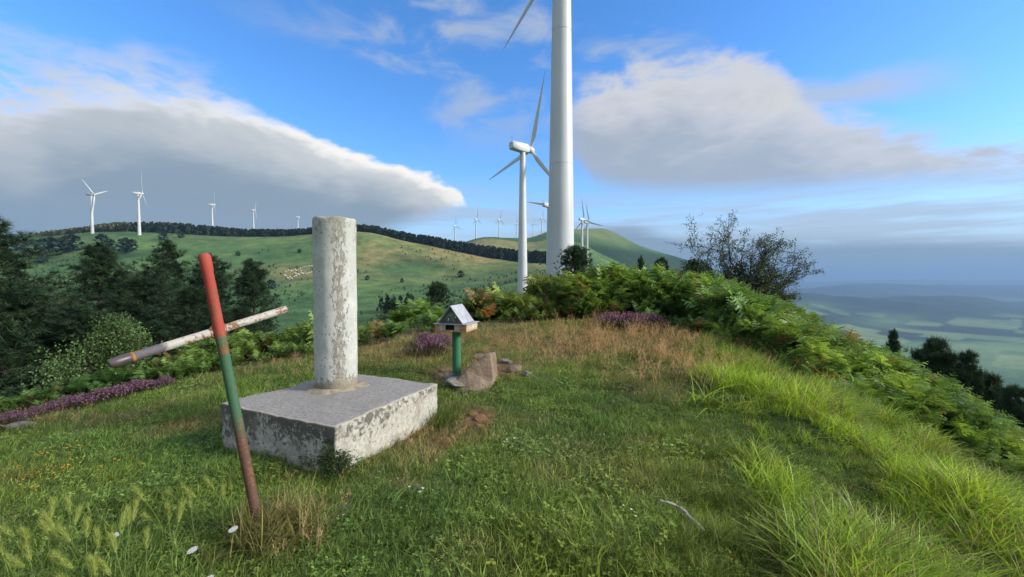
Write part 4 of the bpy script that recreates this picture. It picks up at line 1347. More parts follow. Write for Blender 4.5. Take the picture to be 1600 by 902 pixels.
def place_many(base, locs, dirs, scl, r_):
    """copies of a small (V, F) shape, +z turned to dirs"""
    V, F = base; n = len(locs)
    d = dirs / np.linalg.norm(dirs, axis=1, keepdims=True)
    ref = r_.normal(size=(n, 3)); xax = np.cross(ref, d); xax /= np.linalg.norm(xax, axis=1, keepdims=True); yax = np.cross(d, xax)
    out = (V[None, :, 0, None] * xax[:, None] + V[None, :, 1, None] * yax[:, None] + V[None, :, 2, None] * d[:, None]) * scl[:, None, None] + locs[:, None]
    FF = F[None] + (np.arange(n) * len(V))[:, None, None]
    return out.reshape(-1, 3), FF.reshape(-1, F.shape[1])


def pine(seed, H=7.0, spread=2.2, start=.12, dens=1.0, tuft=.17, lean=.06, up=.35, ragged=.5):
    """returns (trunk mesh, crown mesh)"""
    r_ = np.random.default_rng(seed); mb = MB()
    az0 = r_.uniform(0, 6.28)
    tp = [np.array([lean * H * t ** 1.5 * math.cos(az0), lean * H * t ** 1.5 * math.sin(az0), H * t]) for t in np.linspace(0, 1, 12)]
    mb.tube([Vector(p) for p in tp], [max(.012, .022 * H * (1 - t) ** .9) for t in np.linspace(0, 1, 12)], 8)
    locs = []; dirs = []
    z = start * H
    while z < H * .985:
        t = z / H; env = (1 - t) ** .72 * (.62 + .38 * min(1, t * 3.5))
        nb = r_.integers(4, 7) if t < .9 else 3
        a0 = r_.uniform(0, 6.28)
        c_ = np.array([np.interp(t, np.linspace(0, 1, 12), [p[k] for p in tp]) for k in range(3)])
        for k in range(nb):
            L = (spread * env + .12) * r_.uniform(1 - ragged, 1.15)
            a = a0 + k * 6.283 / nb + r_.uniform(-.4, .4); e = up * r_.uniform(.2, 1.1) + .5 * t
            path = []
            for q in np.linspace(0, 1, 5):
                path.append(c_ + L * np.array([math.cos(a) * q, math.sin(a) * q, (e - .35) * q + .42 * q * q * up * 2]))
            mb.tube([Vector(p) for p in path], [max(.006, .012 * L + .006) * (1 - .75 * q) for q in np.linspace(0, 1, 5)], 5, False)
            nt = int((7 + 15 * L) * dens)
            for j in range(nt):
                q = r_.uniform(.18, 1.0) ** .8; i = min(3, int(q * 4)); p = path[i] + (path[i + 1] - path[i]) * (q * 4 - i)
                off = r_.normal(size=3) * np.array([.17, .17, .075]) * (.45 + .55 * L) * (1.15 - .5 * q)
                locs.append(p + off); dv = np.array([math.cos(a), math.sin(a), .9]) * .6 + off * 1.2 + r_.normal(0, .3, 3); dirs.append(dv)
        z += r_.uniform(.75, 1.25) * .055 * H * (.9 if t < .7 else .6)
    for j in range(8): locs.append(tp[-1] + r_.normal(0, .05, 3)); dirs.append(np.array([0, 0, 1.0]) + r_.normal(0, .3, 3))
    locs = np.array(locs); dirs = np.array(dirs)
    V, F = place_many(needle_tuft(seed, 20, tuft * 1.1, tuft * .042), locs, dirs, r_.uniform(.75, 1.3, len(locs)), r_)
    A = np.repeat(r_.uniform(size=len(locs)), 60)
    return mb.mesh('trunk', True), np_mesh('crown', V, F, None, False, {'v': ('FLOAT', A)})


def leaf_quads(seed, n, size):
    r_ = np.random.default_rng(seed); V = []; F = []
    for i in range(n):
        d = r_.normal(size=3); d /= np.linalg.norm(d); s_ = np.cross(d, r_.normal(size=3)); s_ /= np.linalg.norm(s_); o_ = r_.normal(0, size * .9, 3); l = size * r_.uniform(.7, 1.2)
        V += [o_, o_ + d * l * .5 + s_ * l * .32, o_ + d * l, o_ + d * l * .5 - s_ * l * .32]; F.append((4 * i, 4 * i + 1, 4 * i + 2, 4 * i + 3))
    return np.array(V), np.array(F)


def shrub(seed, W_, H_, n=900, leaf=.03, shape=.8):
    """leafy bush: stems from the foot and leaf clumps through a lumpy volume"""
    r_ = np.random.default_rng(seed); mb = MB(); locs = []; dirs = []
    lumps = [(r_.normal(0, .25, 2), r_.uniform(.35, .95)) for _ in range(9)]
    for i in range(n):
        c2, hh = lumps[r_.integers(0, 9)]
        p = np.array([c2[0] * W_ + r_.normal(0, .17) * W_, c2[1] * W_ + r_.normal(0, .17) * W_, H_ * np.clip(hh + r_.normal(0, .13), .03, 1.03)])
        k = (1 - .55 * (p[2] / H_) ** 2); p[:2] *= k
        locs.append(p); dirs.append(p - np.array([0, 0, .3 * H_]) + r_.normal(0, .1, 3))
    for c2, hh in lumps:
        e = Vector((c2[0] * W_ * .8, c2[1] * W_ * .8, H_ * hh)); mb.tube([(0, 0, -.05), e * .5 + Vector((0, 0, .08 * H_)), e], [.02 * H_, .012 * H_, .004 * H_], 6, False)
    V, F = place_many(leaf_quads(seed, 6, leaf), np.array(locs), np.array(dirs), r_.uniform(.7, 1.3, n), r_)
    return mb.mesh('stem', True), np_mesh('foliage', V, None, F, False, {'v': ('FLOAT', np.repeat(r_.uniform(size=n), 24))})


M_bark = plain('pine_bark', (.075, .055, .042), .95, .35, 9, bump=.6)
M_needle = leafmat('pine_needles', (.021, .047, .020), .15, .6, .6)
M_needle2 = leafmat('spruce_needles', (.028, .062, .028), .18, .5, .6)
M_leaf = leafmat('shrub_leaves', (.045, .085, .026), .3, .4, .5)
M_dull = leafmat('hawthorn_leaves', (.050, .078, .030), .25, .4, .55)

PV = [pine(11, 7.4, 2.5, .05, 1.15), pine(12, 6.6, 2.3, .05, 1.2, lean=.1), pine(13, 7.0, 2.0, .05, 1.2, lean=.03), pine(14, 6.2, 2.6, .04, 1.2, lean=.12, up=.45)]
for a, b_ in PV: a.materials.append(M_bark); b_.materials.append(M_needle)


def tree(var, px, ytop, D, H, label, group, cat='tree', name='pine_tree', rz=None, wide=1.0):
    """tree whose top reaches the given height in view; its foot stands on the ground there"""
    g = ground_at(px, D)
    top = ray(px, ytop)[1] * D
    h = max(top - g.z + .1, .3)
    root = empty(name, (g.x, g.y, g.z - .1), random.uniform(0, 6.28) if rz is None else rz); root.scale = (h / H * wide, h / H * wide, h / H)
    tag(root, label, cat, group)
    link('trunk', var[0], None, root); link('crown', var[1], None, root)
    return root


PG = 'dark pines below the left edge of the summit'
for v, px, yt, D, lab, w in ((0, -25, 338, 10.5, 'dark pine cut by the left picture edge', 1.0),
                          (3, 40, 440, 12.0, 'low bushy pine at the far left between two taller pines', 1.35),
                          (2, 152, 384, 14.5, 'dark pine with a slender top left of the red-topped cross', 1.05),
                          (3, 95, 445, 13, 'low dark pine filling the gap left of the slender pine', 1.3),
                          (0, 255, 378, 15.0, 'tallest broad dark pine just left of the red-topped cross', .95),
                          (1, 205, 425, 13.0, 'lower dark pine between the slender and the tall broad pine', 1.2),
                          (1, 345, 400, 16.0, 'dark pine directly behind the red top of the cross', .9),
                          (2, 400, 407, 15.0, 'dark pine nearest the white pillar, behind the crossbar end', .95),
                          (3, 310, 450, 13.5, 'low dark pine behind the middle of the cross', 1.2),
                          (3, 375, 480, 13.5, 'short dark pine low behind the right arm of the cross', 1.1),
                          (1, 150, 475, 11.8, 'short dark pine above the little leafy bush', 1.3),
                          (0, 20, 490, 10.5, 'short dark pine at the far left behind the bracken', 1.3),
                          (2, 250, 480, 12, 'short dark pine behind the left arm of the cross', 1.4)):
    tree(PV[v], px, yt, D, (7.4, 6.6, 7.0, 6.2)[v], lab, PG, wide=w * 1.2)

RV = [pine(23, 6.0, 1.7, .03, 1.9, .17, .02, .12, .25), pine(24, 5.0, 1.9, .03, 1.9, .17, .04, .18, .3)]
for a, b_ in RV: a.materials.append(M_bark)
SV = [pine(21, 3.0, 1.05, .03, 1.3, .10, .03, .2, .3), pine(22, 2.6, 1.1, .03, 1.3, .10, .05, .3, .35)]
for a, b_ in SV + RV: a.materials.append(M_bark) if not a.materials else None; b_.materials.append(M_needle2)
CG = 'dark conifers below the right slope'
for v, px, yt, D, lab, w in ((0, 1397, 518, 13.5, 'small dark conifer poking above the right bracken slope, leftmost', .42),
                          (1, 1452, 534, 14.5, 'broad dark conifer below the right slope, second from left', .7),
                          (1, 1484, 556, 14, 'dark conifer between the broad one and the pointed one', .6),
                          (0, 1520, 552, 13, 'pointed dark conifer below the right slope', .58),
                          (1, 1556, 590, 13, 'dark conifer right of the pointed one', .7),
                          (0, 1592, 606, 12, 'dark conifer cut by the right picture edge', .75)):
    tree(RV[v], px, yt, D, (6.0, 5.0)[v], lab, CG, name='conifer', wide=w)
tree(SV[1], 900, 388, 10.4, 2.6, 'dark little conifer in front of the huge turbine tower', None, name='conifer', wide=1.0)
tree(SV[0], 1000, 403, 10.6, 3.0, 'tiny conifer top poking out of the mound crest', None, name='conifer', wide=.35)
tree(SV[1], 1032, 406, 10.6, 2.6, 'small dark conifer on the mound crest left of the bare tree', None, name='conifer', wide=.55)
tree(SV[1], 681, 443, 17, 2.6, 'dark conifer standing behind the letter box', None, name='conifer', wide=1.0)
tree(SV[0], 640, 462, 19, 3.0, 'slim dark conifer at the right of the clump left of the letter box', None, name='conifer', wide=.6)
tree(SV[1], 612, 470, 21, 2.6, 'hazy dark conifer clump left of the letter box', None, name='conifer', wide=.9)

SH = [shrub(31, 1.0, 1.0, 1000, .05), shrub(32, 1.2, .9, 1000, .05)]
for a, b_ in SH: a.materials.append(M_bark); b_.materials.append(M_leaf)


def bush(var, px, pyfoot, D, Wd, Hh, label, group=None, name='bush', lift=0.0):
    g = ground_at(px, D); g.z += lift
    root = empty(name, g, random.uniform(0, 6.28)); root.scale = (Wd, Wd, Hh); tag(root, label, 'bush', group)
    link('stem', SH[var][0], None, root); link('foliage', SH[var][1], None, root); return root


g = pick(178, 612, 9)
M_leaf2 = leafmat('bright_bush_leaves', (.085, .150, .050), .3, .45, .5)
SH.append(shrub(37, 1.15, 1.1, 1300, .055)); SH[2][0].materials.append(M_bark); SH[2][1].materials.append(M_leaf2)
bush(2, 178, 0, g.y + .2, .56, .74, 'leafy green bush behind the crossbar left end')
M_weed = leafmat('weed_leaves', (.032, .060, .018), .25, .45)
WD = shrub(33, 1.0, 1.0, 700, .045)
WD[0].materials.append(M_weed); WD[1].materials.append(M_weed)
for px, D, Wd, Hh, lab in ((505, 2.28, .24, .19, 'dark leafy weeds against the front face of the slab'), (470, 2.42, .16, .13, 'low dark weeds along the left front edge of the slab')):
    g = ground_at(px, D); o = empty('weeds', g, 1.0); o.scale = (Wd, Wd, Hh); tag(o, lab, 'weeds', kind='thing')
    link('stem', WD[0], None, o); link('foliage', WD[1], None, o)
for px, yt, D, w, lab in ((770, 449, 14, 1.2, 'low dark bush left of the slim turbine tower foot'), (745, 452, 14, 1.0, 'low dark bush between letter box and slim turbine tower'), (1085, 407, 11.0, 1.0, 'green bush at the left foot of the bare tree')):
    g = ground_at(px, D); h = ray(px, yt)[1] * D - g.z
    bush(1, px, 0, D, w, h / .95, lab)

# windswept hawthorn on the mound
HD = 10.6
hb = ground_at(1172, HD)
haw = empty('hawthorn_tree', hb); haw.scale = (.92, .8, .86); tag(haw, 'sparse windswept small tree on the mound against the sky', 'tree')
r_ = np.random.default_rng(5)
segs = []; tips = []


def grow(p, d, L, rad, lev):
    """recursive branch; records its segments and the spots where leaves sit"""
    n = 4; path = [p.copy()]; dd = d.copy()
    for i in range(n):
        dd = dd + Vector(r_.normal(0, .13, 3)) + Vector((.05, 0, .015)); dd.normalize()
        path.append(path[-1] + dd * (L / n))
    segs.append((path, [rad * (1 - .55 * i / n) for i in range(n + 1)], lev))
    if lev >= 2:
        for i in range(1, n + 1): tips.append((path[i], lev))
    if lev >= 4: return
    k = (5, 5, 3, 2)[lev]
    for j in range(k):
        t = r_.uniform(.3, 1.0) if j else 1.0
        i = min(n - 1, int(t * n)); q = path[i].lerp(path[i + 1], t * n - i) if t < 1 else path[-1]
        nd = (dd + Vector(r_.normal(0, .55, 3)) * (1, .8, .75, .8)[lev] + Vector((0, 0, .05))).normalized()
        grow(q, nd, L * r_.uniform(.42, .68), rad * .52, lev + 1)


foot_ = Vector((0, 0, -.2))
for ex, ey, L0 in ((1072, 350, 1.0), (1098, 338, 1.0), (1135, 330, 1.05), (1152, 345, .95), (1168, 340, .95), (1178, 368, .9), (1185, 352, .95), (1215, 365, 1.0), (1245, 380, 1.05), (1268, 386, 1.15), (1238, 440, 1.0), (1225, 415, .9), (1105, 380, .7), (1160, 385, .7), (1200, 400, .7), (1135, 400, .6), (1195, 430, .6), (1238, 455, .9)):
    e = at(ex, ey, HD) - hb; e.y += r_.uniform(-.5, .5)
    dist = e.length
    st = foot_ + Vector(r_.normal(0, .07, 3)) * 1.0; st.z = -.2
    # main limb, curving up then out towards its end
    path = []; n = 6
    for i in range(n + 1):
        t = i / n; path.append(st + (e - st) * t * .80 + Vector((0, 0, .16 * dist * math.sin(math.pi * t) * (.6 if e.z > 1 else .3))) + Vector(r_.normal(0, .035, 3)) * (i > 0))
    segs.append((path, [.040 * (1 - .72 * i / n) * L0 for i in range(n + 1)], 0))
    for i in range(2, n + 1):
        t = i / n
        for q in range(2 if i < n else 3):
            nd = ((e - st).normalized() + Vector(r_.normal(0, .5, 3))).normalized()
            grow(path[i], nd, dist * .21 * r_.uniform(.6, 1.15), .010 * L0, 2)
mb = MB()
for path, rad, lev in segs: mb.tube(path, [max(.0045, q) for q in rad], 5 if lev < 2 else 3, False)
mb.build('trunk', plain('hawthorn_bark', (.06, .052, .045), .95, .3, 20), haw, True)
L_ = np.array([p[:] for p, l in tips])
inner = np.clip(1.35 - np.linalg.norm(L_ - np.array([.05, 0, .55]), axis=1) / 1.7, .4, 1)
L_ = L_[r_.uniform(size=len(L_)) < inner]
L_ = np.vstack([L_] + [q + r_.normal(0, .05, q.shape) for q in (L_[r_.uniform(size=len(L_)) < .6],)])
V, F = place_many(leaf_quads(9, 5, .044), L_ + r_.normal(0, .025, L_.shape), r_.normal(size=L_.shape) + np.array([0, 0, .4]), r_.uniform(.7, 1.25, len(L_)), r_)
link('crown', np_mesh('crown', V, None, F, False, {'v': ('FLOAT', np.repeat(r_.uniform(size=len(L_)), 20))}), M_dull, haw)
print('hawthorn segs', len(segs), 'leaf clumps', len(L_))

# ---- heather in flower
def heather_mesh(seed, n=420):
    r_ = np.random.default_rng(seed); V = []; F = []; A = []; V2 = []; F2 = []; A2 = []; b = b2 = 0
    for i in range(n):
        p = np.array([*(r_.normal(0, .36, 2)), 0]); k = max(0, 1 - (p[0] ** 2 + p[1] ** 2) * .9); hgt = .35 + .6 * k * r_.uniform(.7, 1.1)
        d = np.array([p[0] * .35, p[1] * .35, 1.0]) + np.array([*r_.normal(0, .14, 2), 0]); d /= np.linalg.norm(d); var = r_.uniform()
        s_ = np.cross(d, r_.normal(size=3)); s_ /= np.linalg.norm(s_); s3 = np.cross(d, s_)
        e = p + d * hgt
        V += [p - s_ * .006, p + s_ * .006, e]; F.append((b, b + 1, b + 2)); A += [var] * 3; b += 3
        for q in range(8):
            c_ = p + d * hgt * (.35 + .65 * q / 8); a = r_.uniform(0, 6.28); dd = (s_ * math.cos(a) + s3 * math.sin(a)) * .055 + d * .05; ss = np.cross(dd, d) * .5
            if q >= 4 and var > .42:
                V2 += [c_, c_ + dd * .6 + ss, c_ + dd, c_ + dd * .6 - ss]; F2.append((b2, b2 + 1, b2 + 2, b2 + 3)); A2 += [r_.uniform()] * 4; b2 += 4
            else:
                V += [c_ - ss * .3, c_ + ss * .3, c_ + dd]; F.append((b, b + 1, b + 2)); A += [var] * 3; b += 3
    return np_mesh('stems', np.array(V), F, None, False, {'v': ('FLOAT', np.array(A))}), np_mesh('flowers', np.array(V2), None, F2, False, {'v': ('FLOAT', np.array(A2))})


HM = [heather_mesh(41), heather_mesh(42)]
M_hst = leafmat('heather_stems', (.07, .075, .035), .2, .4); M_hfl = leafmat('heather_flowers', (.215, .11, .185), .3, .5)
for a, b_ in HM: a.materials.append(M_hst); b_.materials.append(M_hfl)


def heather(px, py, size, h, label, group=None):
    p = pick(px, py, 14); o = empty('heather', p, random.uniform(0, 6.28)); o.scale = (size, size, h); tag(o, label, 'heather', group)
    v = HM[random.randrange(2)]; link('stems', v[0], None, o); link('flowers', v[1], None, o)


heather(672, 555, .24, .26, 'bright purple heather just left of the letter box post')
heather(690, 546, .20, .24, 'purple heather behind the letter box post')
heather(664, 540, .16, .20, 'small purple heather farther left behind the letter box')
for i, px in enumerate((955, 985, 1010)):
    heather(px, 513, .34, .30, ['purple heather under the bracken mound, left plant of three', 'purple heather under the bracken mound, middle plant of three', 'purple heather under the bracken mound, right plant of three'][i], 'heather below the mound')
ORD = ['first', 'second', 'third', 'fourth', 'fifth', 'sixth', 'seventh', 'eighth', 'ninth', 'last']
for i, (px, py, s_) in enumerate(sorted(((122, 637, .30), (143, 631, .32), (164, 627, .22), (190, 621, .30), (212, 615, .20), (238, 609, .30), (258, 605, .16), (88, 645, .20), (55, 655, .14), (15, 668, .22)))):
    heather(px, py, s_ * random.uniform(.5, .95), random.uniform(.09, .16), 'purple heather plant in the strip below the leafy bush, %s from the left' % ORD[i], 'heather strip at the left')

# ---- foxtail grass heads swaying in the left foreground
M_fox = leafmat('foxtail_bristle', (.27, .36, .10), .5, .25, .6); M_fst = leafmat('foxtail_stem', (.13, .19, .045), .3, .3)


def foxtail(seed):
    r_ = np.random.default_rng(seed); H_ = .22; d0 = r_.uniform(.15, .45)
    P_ = lambda t: np.array([d0 * H_ * t ** 2, .02 * math.sin(t * 3), H_ * t])
    mb = MB(); mb.tube([Vector(P_(t)) for t in np.linspace(-.1, 1.02, 7)], [.0013] * 7, 5, False)
    # a leaf on the stem
    mb.add([P_(.3), P_(.3) + np.array([.004, .003, .004]), P_(.3) + np.array([-.05, .01, .075]), P_(.3) + np.array([-.025, .006, .05])], [(0, 1, 2, 3)])
    me1 = mb.mesh('stem', True)
    a = me1.attributes.new('v', 'FLOAT', 'POINT'); a.data.foreach_set('value', np.full(len(me1.vertices), .5, np.float32))
    tg = P_(1.0) - P_(.92); tg /= np.linalg.norm(tg); x_ = np.cross(tg, [0, 1, 0]); x_ /= np.linalg.norm(x_); y_ = np.cross(tg, x_)
    V = []; F = []; A = []; b = 0; Lh = .062
    for i in range(230):
        t = r_.uniform(); a_ = r_.uniform(0, 6.28); rad = .0075 * math.sin(math.pi * (.12 + .8 * t)) ** .7
        c_ = P_(1.0) + tg * Lh * t + (x_ * math.cos(a_) + y_ * math.sin(a_)) * rad * .75
        o_ = x_ * math.cos(a_) + y_ * math.sin(a_); dv = tg * .85 + o_ * .42; dv /= np.linalg.norm(dv); s_ = np.cross(dv, o_) ; s_ /= np.linalg.norm(s_)
        gl = .011 * r_.uniform(.8, 1.2); w = .0019
        V += [c_, c_ + dv * gl * .5 + s_ * w, c_ + dv * gl, c_ + dv * gl * .5 - s_ * w]; F.append((b, b + 1, b + 2, b + 3)); b += 4; vv = r_.uniform(); A += [vv] * 4
        V += [c_ + dv * gl * .8 - s_ * .0003, c_ + dv * gl * .8 + s_ * .0003, c_ + dv * gl + (dv + tg * .6) * .018 * r_.uniform(.6, 1.2), c_ + dv * gl * .9]; F.append((b, b + 1, b + 2, b + 3)); b += 4; A += [1.0] * 4
    return me1, np_mesh('seed_head', np.array(V), None, F, False, {'v': ('FLOAT', np.array(A))})


FX = [foxtail(60 + i) for i in range(4)]
for a, b_ in FX: a.materials.append(M_fst); b_.materials.append(M_fox)
heads = [(18, 863), (39, 854), (77, 820), (91, 817), (114, 808), (135, 820), (112, 830), (103, 832), (150, 839), (163, 832), (195, 826), (197, 836), (123, 850), (99, 853), (76, 847), (67, 859), (174, 854), (187, 851), (136, 871), (159, 871), (171, 880), (156, 892), (211, 863), (228, 871), (246, 857), (198, 877), (259, 787), (283, 782), (280, 799), (307, 790), (325, 766), (337, 764), (358, 758), (357, 776), (374, 769), (273, 838)]
for i, (hx, hy) in enumerate(heads):
    best = None
    for D in np.linspace(1.15, 2.2, 60):
        p = at(hx, hy, D); d_ = abs((p.z - hz(p.x, p.y)) - .215)
        if best is None or d_ < best[0]: best = (d_, D)
    p = at(hx, hy, best[1]); me = FX[i % 4]
    o = empty('foxtail_grass', (p.x + random.uniform(-.02, .02), p.y, hz(p.x, p.y)), random.uniform(2.2, 4.4)); s_ = random.uniform(.82, 1.05); o.scale = (s_, s_, s_)
    o.rotation_euler.x = random.uniform(-.18, .18); o.rotation_euler.y = random.uniform(-.18, .18)
    up_ = hx > 255
    tag(o, 'green foxtail grass stem with bristly seed head beside the rusty cross foot' if up_ else 'green foxtail grass stem with bristly seed head in the bottom left corner', 'grass stem', 'foxtails by the cross foot' if up_ else 'foxtails in the bottom left corner', 'thing')
    link('stem', me[0], None, o); link('seed_head', me[1], None, o)

# ---- white umbel flowers
def umbel():
    r_ = np.random.default_rng(3); mb = MB(); mb.tube([(0, 0, -.02), (.004, 0, .06), (0, 0, .125)], [.0016, .0015, .0013], 5, False)
    for k in range(14):
        a = k * 2.4; q = .017 * math.sqrt((k + .5) / 14); mb.tube([(0, 0, .122), (q * math.cos(a), q * math.sin(a), .142)], [.0007, .0006], 3, False)
    V = []; F = []; b = 0
    for k in range(150):
        a = k * 2.4; q = .016 * math.sqrt(k / 150); c_ = np.array([q * math.cos(a), q * math.sin(a), .1435 + r_.uniform(0, .003)]); s_ = .0027
        for j in range(3):
            t = r_.uniform(0, 6.28); d = np.array([math.cos(t), math.sin(t), .2]) * s_; e = np.array([-math.sin(t), math.cos(t), 0]) * s_ * .6
            V += [c_, c_ + d * .6 + e, c_ + d, c_ + d * .6 - e]; F.append((b, b + 1, b + 2, b + 3)); b += 4
    return mb.mesh('stem', True), np_mesh('flower_head', np.array(V), None, F)


UM = umbel(); UM[0].materials.append(plain('umbel_stem', (.09, .14, .04), .6)); UM[1].materials.append(plain('umbel_white', (.62, .62, .58), .7, .1, 200))
for px, py, lab in ((383, 820, 'flat white flower head right beside the cross foot'), (322, 851, 'flat white flower head left of the cross foot'), (348, 895, 'flat white flower head at the bottom edge below the cross'), (205, 826, 'small white flower head among the foxtails')):
    best = min((abs(at(px, py, D).z - hz(at(px, py, D).x, D) - .14), D) for D in np.linspace(1.1, 2.3, 80))
    p = at(px, py, best[1]); o = empty('white_flower', (p.x, p.y, hz(p.x, p.y)), 0); o.rotation_euler = (R(14), R(-10), 0); tag(o, lab, 'flower', 'white umbel flowers')
    link('stem', UM[0], None, o); link('flower_head', UM[1], None, o)

# ---- woods and single trees on the hill across the dip
def far_tree(seed, conifer=True):
    r_ = np.random.default_rng(seed); n = 90; V = []; F = []; A = []; b = 0
    for i in range(n):
        t = r_.uniform() ** .8
        rad = ((1 - t) * .30 + .03) if conifer else .36 * math.sqrt(max(.02, 1 - (2 * t - .9) ** 2 * .8))
        a = r_.uniform(0, 6.28); q = rad * math.sqrt(r_.uniform()); c_ = np.array([math.cos(a) * q, math.sin(a) * q, .08 + .9 * t])
        d = r_.normal(size=3); d[2] *= .6; d /= np.linalg.norm(d); s_ = np.cross(d, r_.normal(size=3)); s_ /= np.linalg.norm(s_); l = .13
        V += [c_ - d * l, c_ + s_ * l * .7, c_ + d * l, c_ - s_ * l * .7]; F.append((b, b + 1, b + 2, b + 3)); b += 4; A += [r_.uniform()] * 4
    V += [(-.02, 0, -.03), (.02, 0, -.03), (.015, 0, .4), (-.015, 0, .4), (0, -.02, -.03), (0, .02, -.03), (0, .015, .4), (0, -.015, .4)]; F += [(b, b + 1, b + 2, b + 3), (b + 4, b + 5, b + 6, b + 7)]; A += [.2] * 8
    return np_mesh('far_tree', np.array(V), None, F, False, {'v': ('FLOAT', np.array(A))})


M_wood = leafmat('far_woods', None, .15, .4, .7)
FT = [(far_tree(70 + i), M_wood) for i in range(3)] + [(far_tree(75, False), M_wood), (far_tree(76, False), M_wood)]
# belt of conifers along the crest
n = 3600
tpx = rng.uniform(60, 905, n); belt = rng.uniform(0, 1, n)
Dn = 482 + belt * 42 + 10 * np.sin(tpx * .02)
Dn = np.where(tpx > 560, 476 + belt * 36 - (tpx - 560) * .12, Dn)
xx = (tpx - 800) / FPX * Dn; zz = height(xx, Dn)
hgt = np.interp(tpx, [60, 140, 160, 250, 300, 420, 480, 560, 600, 720, 860, 905], [5, 6, 7.5, 9.5, 9.5, 7, 6.5, 7, 8, 9.5, 11, 11]) * rng.uniform(.5, 1.25, n)
keep = rng.uniform(size=n) < np.interp(tpx, [60, 140, 200, 260, 905], [.25, .4, .7, 1, 1])
broad = (tpx < 205)
tint = np.where(broad[:, None], np.array((.085, .10, .042)), np.array((.026, .050, .031))) * rng.uniform(.7, 1.3, (n, 1))
scatter('crest_wood', np.c_[xx, Dn, zz][keep], rots(n, .04)[keep], hgt[keep], np.where(broad, rng.integers(3, 5, n), rng.integers(0, 3, n))[keep], tint[keep], FT, 'dark belt of conifers along the crest of the hill', 'wood')
# bracken and gorse tufts that roughen the near hillside
M_far_one = leafmat('hill_tree_leaves', (.022, .045, .024), .15, .4, .7)
FO = [far_tree(80), far_tree(81, False)]
for m_ in FO: m_.materials.append(M_far_one)


def hill_tree(px, py, kind, hpx, label, group=None, dmin=60.0, wide=1.0):
    p = pick(px, py, 700, dmin); h = hpx / FPX * p.y
    o = link('hill_tree', FO[kind], None, None, (p.x, p.y, p.z - .03 * h)); o.scale = (h * wide, h * wide, h); o.rotation_euler = (0, 0, random.uniform(0, 6.28)); tag(o, label, 'tree', group); return o


for px, py, k, hp, w, lab in ((574, 438, 1, 7, 1.5, 'small round bush on the dry pasture right of the pillar'), (628, 442, 1, 7, 1.2, 'lone small bush halfway between pillar and letter box roof'), (720, 434, 1, 11, 1.4, 'lone bush on the slope above the letter box'),
                              (424, 452, 1, 15, 1.4, 'round dark bush on the slope above the right arm of the cross'), (412, 432, 1, 8, 1.8, 'low dark bush left of the sheep'), (372, 400, 1, 7, 1.5, 'small dark bush on the hill left of the pillar top'),
                              (283, 372, 1, 9, 1.4, 'dark bush on the hill right of the second turbine'), (255, 376, 1, 12, 1.5, 'larger dark bush below the second turbine'), (468, 395, 1, 6, 1.5, 'small dark bush on the hill just left of the pillar')):
    hill_tree(px, py, k, hp, lab, 'single bushes on the hill', 60, w)
for px, py, hp, lab in ((32, 392, 22, 'grey-green hill tree at the far left'), (52, 400, 26, 'hazy hill tree second from the left edge'), (78, 402, 32, 'tall hazy hill tree above the left pines'), (95, 396, 24, 'hazy hill tree beside the tall one'), (112, 394, 28, 'hazy hill tree below the leftmost turbine, left side'),
                        (66, 412, 20, 'low hazy hill tree just above the left pines'), (160, 388, 22, 'hazy hill tree below the leftmost turbine, right side'), (172, 392, 18, 'small hazy hill tree between the two left turbines'), (196, 396, 24, 'hazy hill tree below and left of the second turbine'), (206, 392, 18, 'small hazy hill tree at the foot slope of the second turbine')):
    hill_tree(px, py, 1, hp, lab, 'hazy trees on the left hill', 60, 1.25)
for px, py, hp, lab in ((596, 486, 22, 'leftmost fir of the fir clump right of the pillar'), (606, 488, 26, 'second fir of the clump right of the pillar'), (616, 488, 24, 'middle fir of the clump right of the pillar'), (626, 486, 24, 'fourth fir of the clump right of the pillar'), (637, 480, 22, 'rightmost fir of the fir clump right of the pillar')):
    hill_tree(px, py, 0, hp, lab, 'fir clump on the lower hill', 60, 1.0)

n = 3000
gD = np.exp(rng.uniform(math.log(150), math.log(478), n)); gp = rng.uniform(-60, 900, n)
gx = (gp - 800) / FPX * gD; gzz = height(gx, gD); _, gpy = project(gx, gD, gzz)
keep = (fbm(gx * .03, gD * .03, 3, 99) > -.02 + .25 * rng.uniform(size=n)) & (gpy > 366)
gt = lerp((.04, .08, .034), (.09, .13, .05), rng.uniform(size=n))
scatter('hill_scrub', np.c_[gx, gD, gzz][keep], rots(n, .1)[keep], (rng.uniform(.5, 1.0, n) ** 2 * 2.0 + .3)[keep], rng.integers(3, 5, n)[keep], gt[keep], FT, 'low dark scrub scattered over the green hillside', 'scrub')

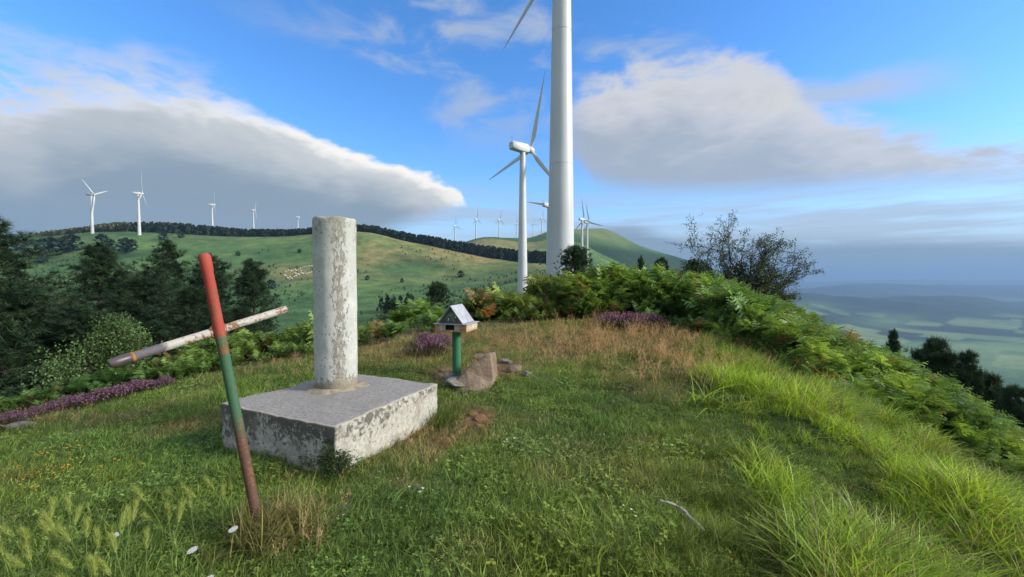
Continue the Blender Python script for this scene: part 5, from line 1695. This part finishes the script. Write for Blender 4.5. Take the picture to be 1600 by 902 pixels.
# ---- flock of sheep on the dry patch
def sheep_mesh():
    me = bpy.data.meshes.new('sheep'); bm = bmesh.new()
    pts = [(-.5, 0, .62), (-.2, 0, .66), (.2, 0, .66), (.45, 0, .70), (.62, 0, .86), (.80, 0, .82)]; rad = [.20, .31, .31, .24, .12, .075]
    legs = [((-.38, .13), 1), ((-.38, -.13), 1), ((.32, .13), 2), ((.32, -.13), 2)]
    vs_ = [bm.verts.new(p) for p in pts]
    for i in range(len(vs_) - 1): bm.edges.new((vs_[i], vs_[i + 1]))
    rads = list(rad)
    for (lx, ly), j in legs:
        a = bm.verts.new((lx, ly, .34)); b_ = bm.verts.new((lx, ly, 0)); bm.edges.new((vs_[j], a)); bm.edges.new((a, b_)); rads += [.07, .045]
    bm.to_mesh(me); bm.free()
    o = bpy.data.objects.new('tmp_sheep', me); COL.objects.link(o)
    o.modifiers.new('skin', 'SKIN'); me.skin_vertices[0].data[1].use_root = True
    for v, r0 in zip(me.skin_vertices[0].data, rads): v.radius = (r0, r0)
    o.modifiers.new('sub', 'SUBSURF').levels = 1
    dg = bpy.context.evaluated_depsgraph_get(); out = bpy.data.meshes.new_from_object(o.evaluated_get(dg)); out.name = 'sheep'
    bpy.data.objects.remove(o); return out


SM = sheep_mesh(); SM.materials.clear(); SM.materials.append(plain('fleece', (.55, .50, .42), .9, .2, 8))
for px, py in ((447, 426), (451, 424), (455, 425), (458, 424), (461, 422.5), (463, 424), (466, 423), (469, 421.5), (472, 420), (475, 418.5), (479, 418), (483, 417.5), (487, 417.5), (447, 433), (450, 436), (453, 434), (455, 436.5), (457, 437), (460, 434), (463, 432.5), (466, 430), (468, 431), (471, 428.5), (474, 429), (477, 427), (480, 429.5), (483, 428), (487, 426.5), (470, 425), (445, 432), (452, 437.5), (462, 429)):
    p = pick(px, py, 600, 60); o = link('sheep', SM, None, None, (p.x, p.y, p.z)); o.rotation_euler = (0, 0, random.uniform(0, 6.28)); o.scale = (1.35,) * 3
    tag(o, 'pale sheep grazing in the flock on the hill left of the pillar', 'sheep', 'flock on the hill')

# ------------------------------------------------------------------ haze in the air
M_haze = bpy.data.materials.new('haze'); M_haze.use_nodes = True
ht = NT(M_haze.node_tree); ht.n.remove(ht.n['Principled BSDF'])
pv = ht.new('ShaderNodeVolumePrincipled'); pv.inputs['Color'].default_value = (.27, .44, .68, 1); pv.inputs['Density'].default_value = 1.35e-4; pv.inputs['Anisotropy'].default_value = .15
ht.l.new(pv.outputs[0], ht.n['Material Output'].inputs['Volume'])
mb = MB(); zlo = float(GZ.min()) - 1.5; mb.box((-47000, -47000, zlo), (47000, 47000, max(260.0, float(GZ.max()) + 5)))
hz_o = mb.build('haze', M_haze); tag(hz_o, 'thin blue haze hanging over the valley', 'haze', kind='stuff')
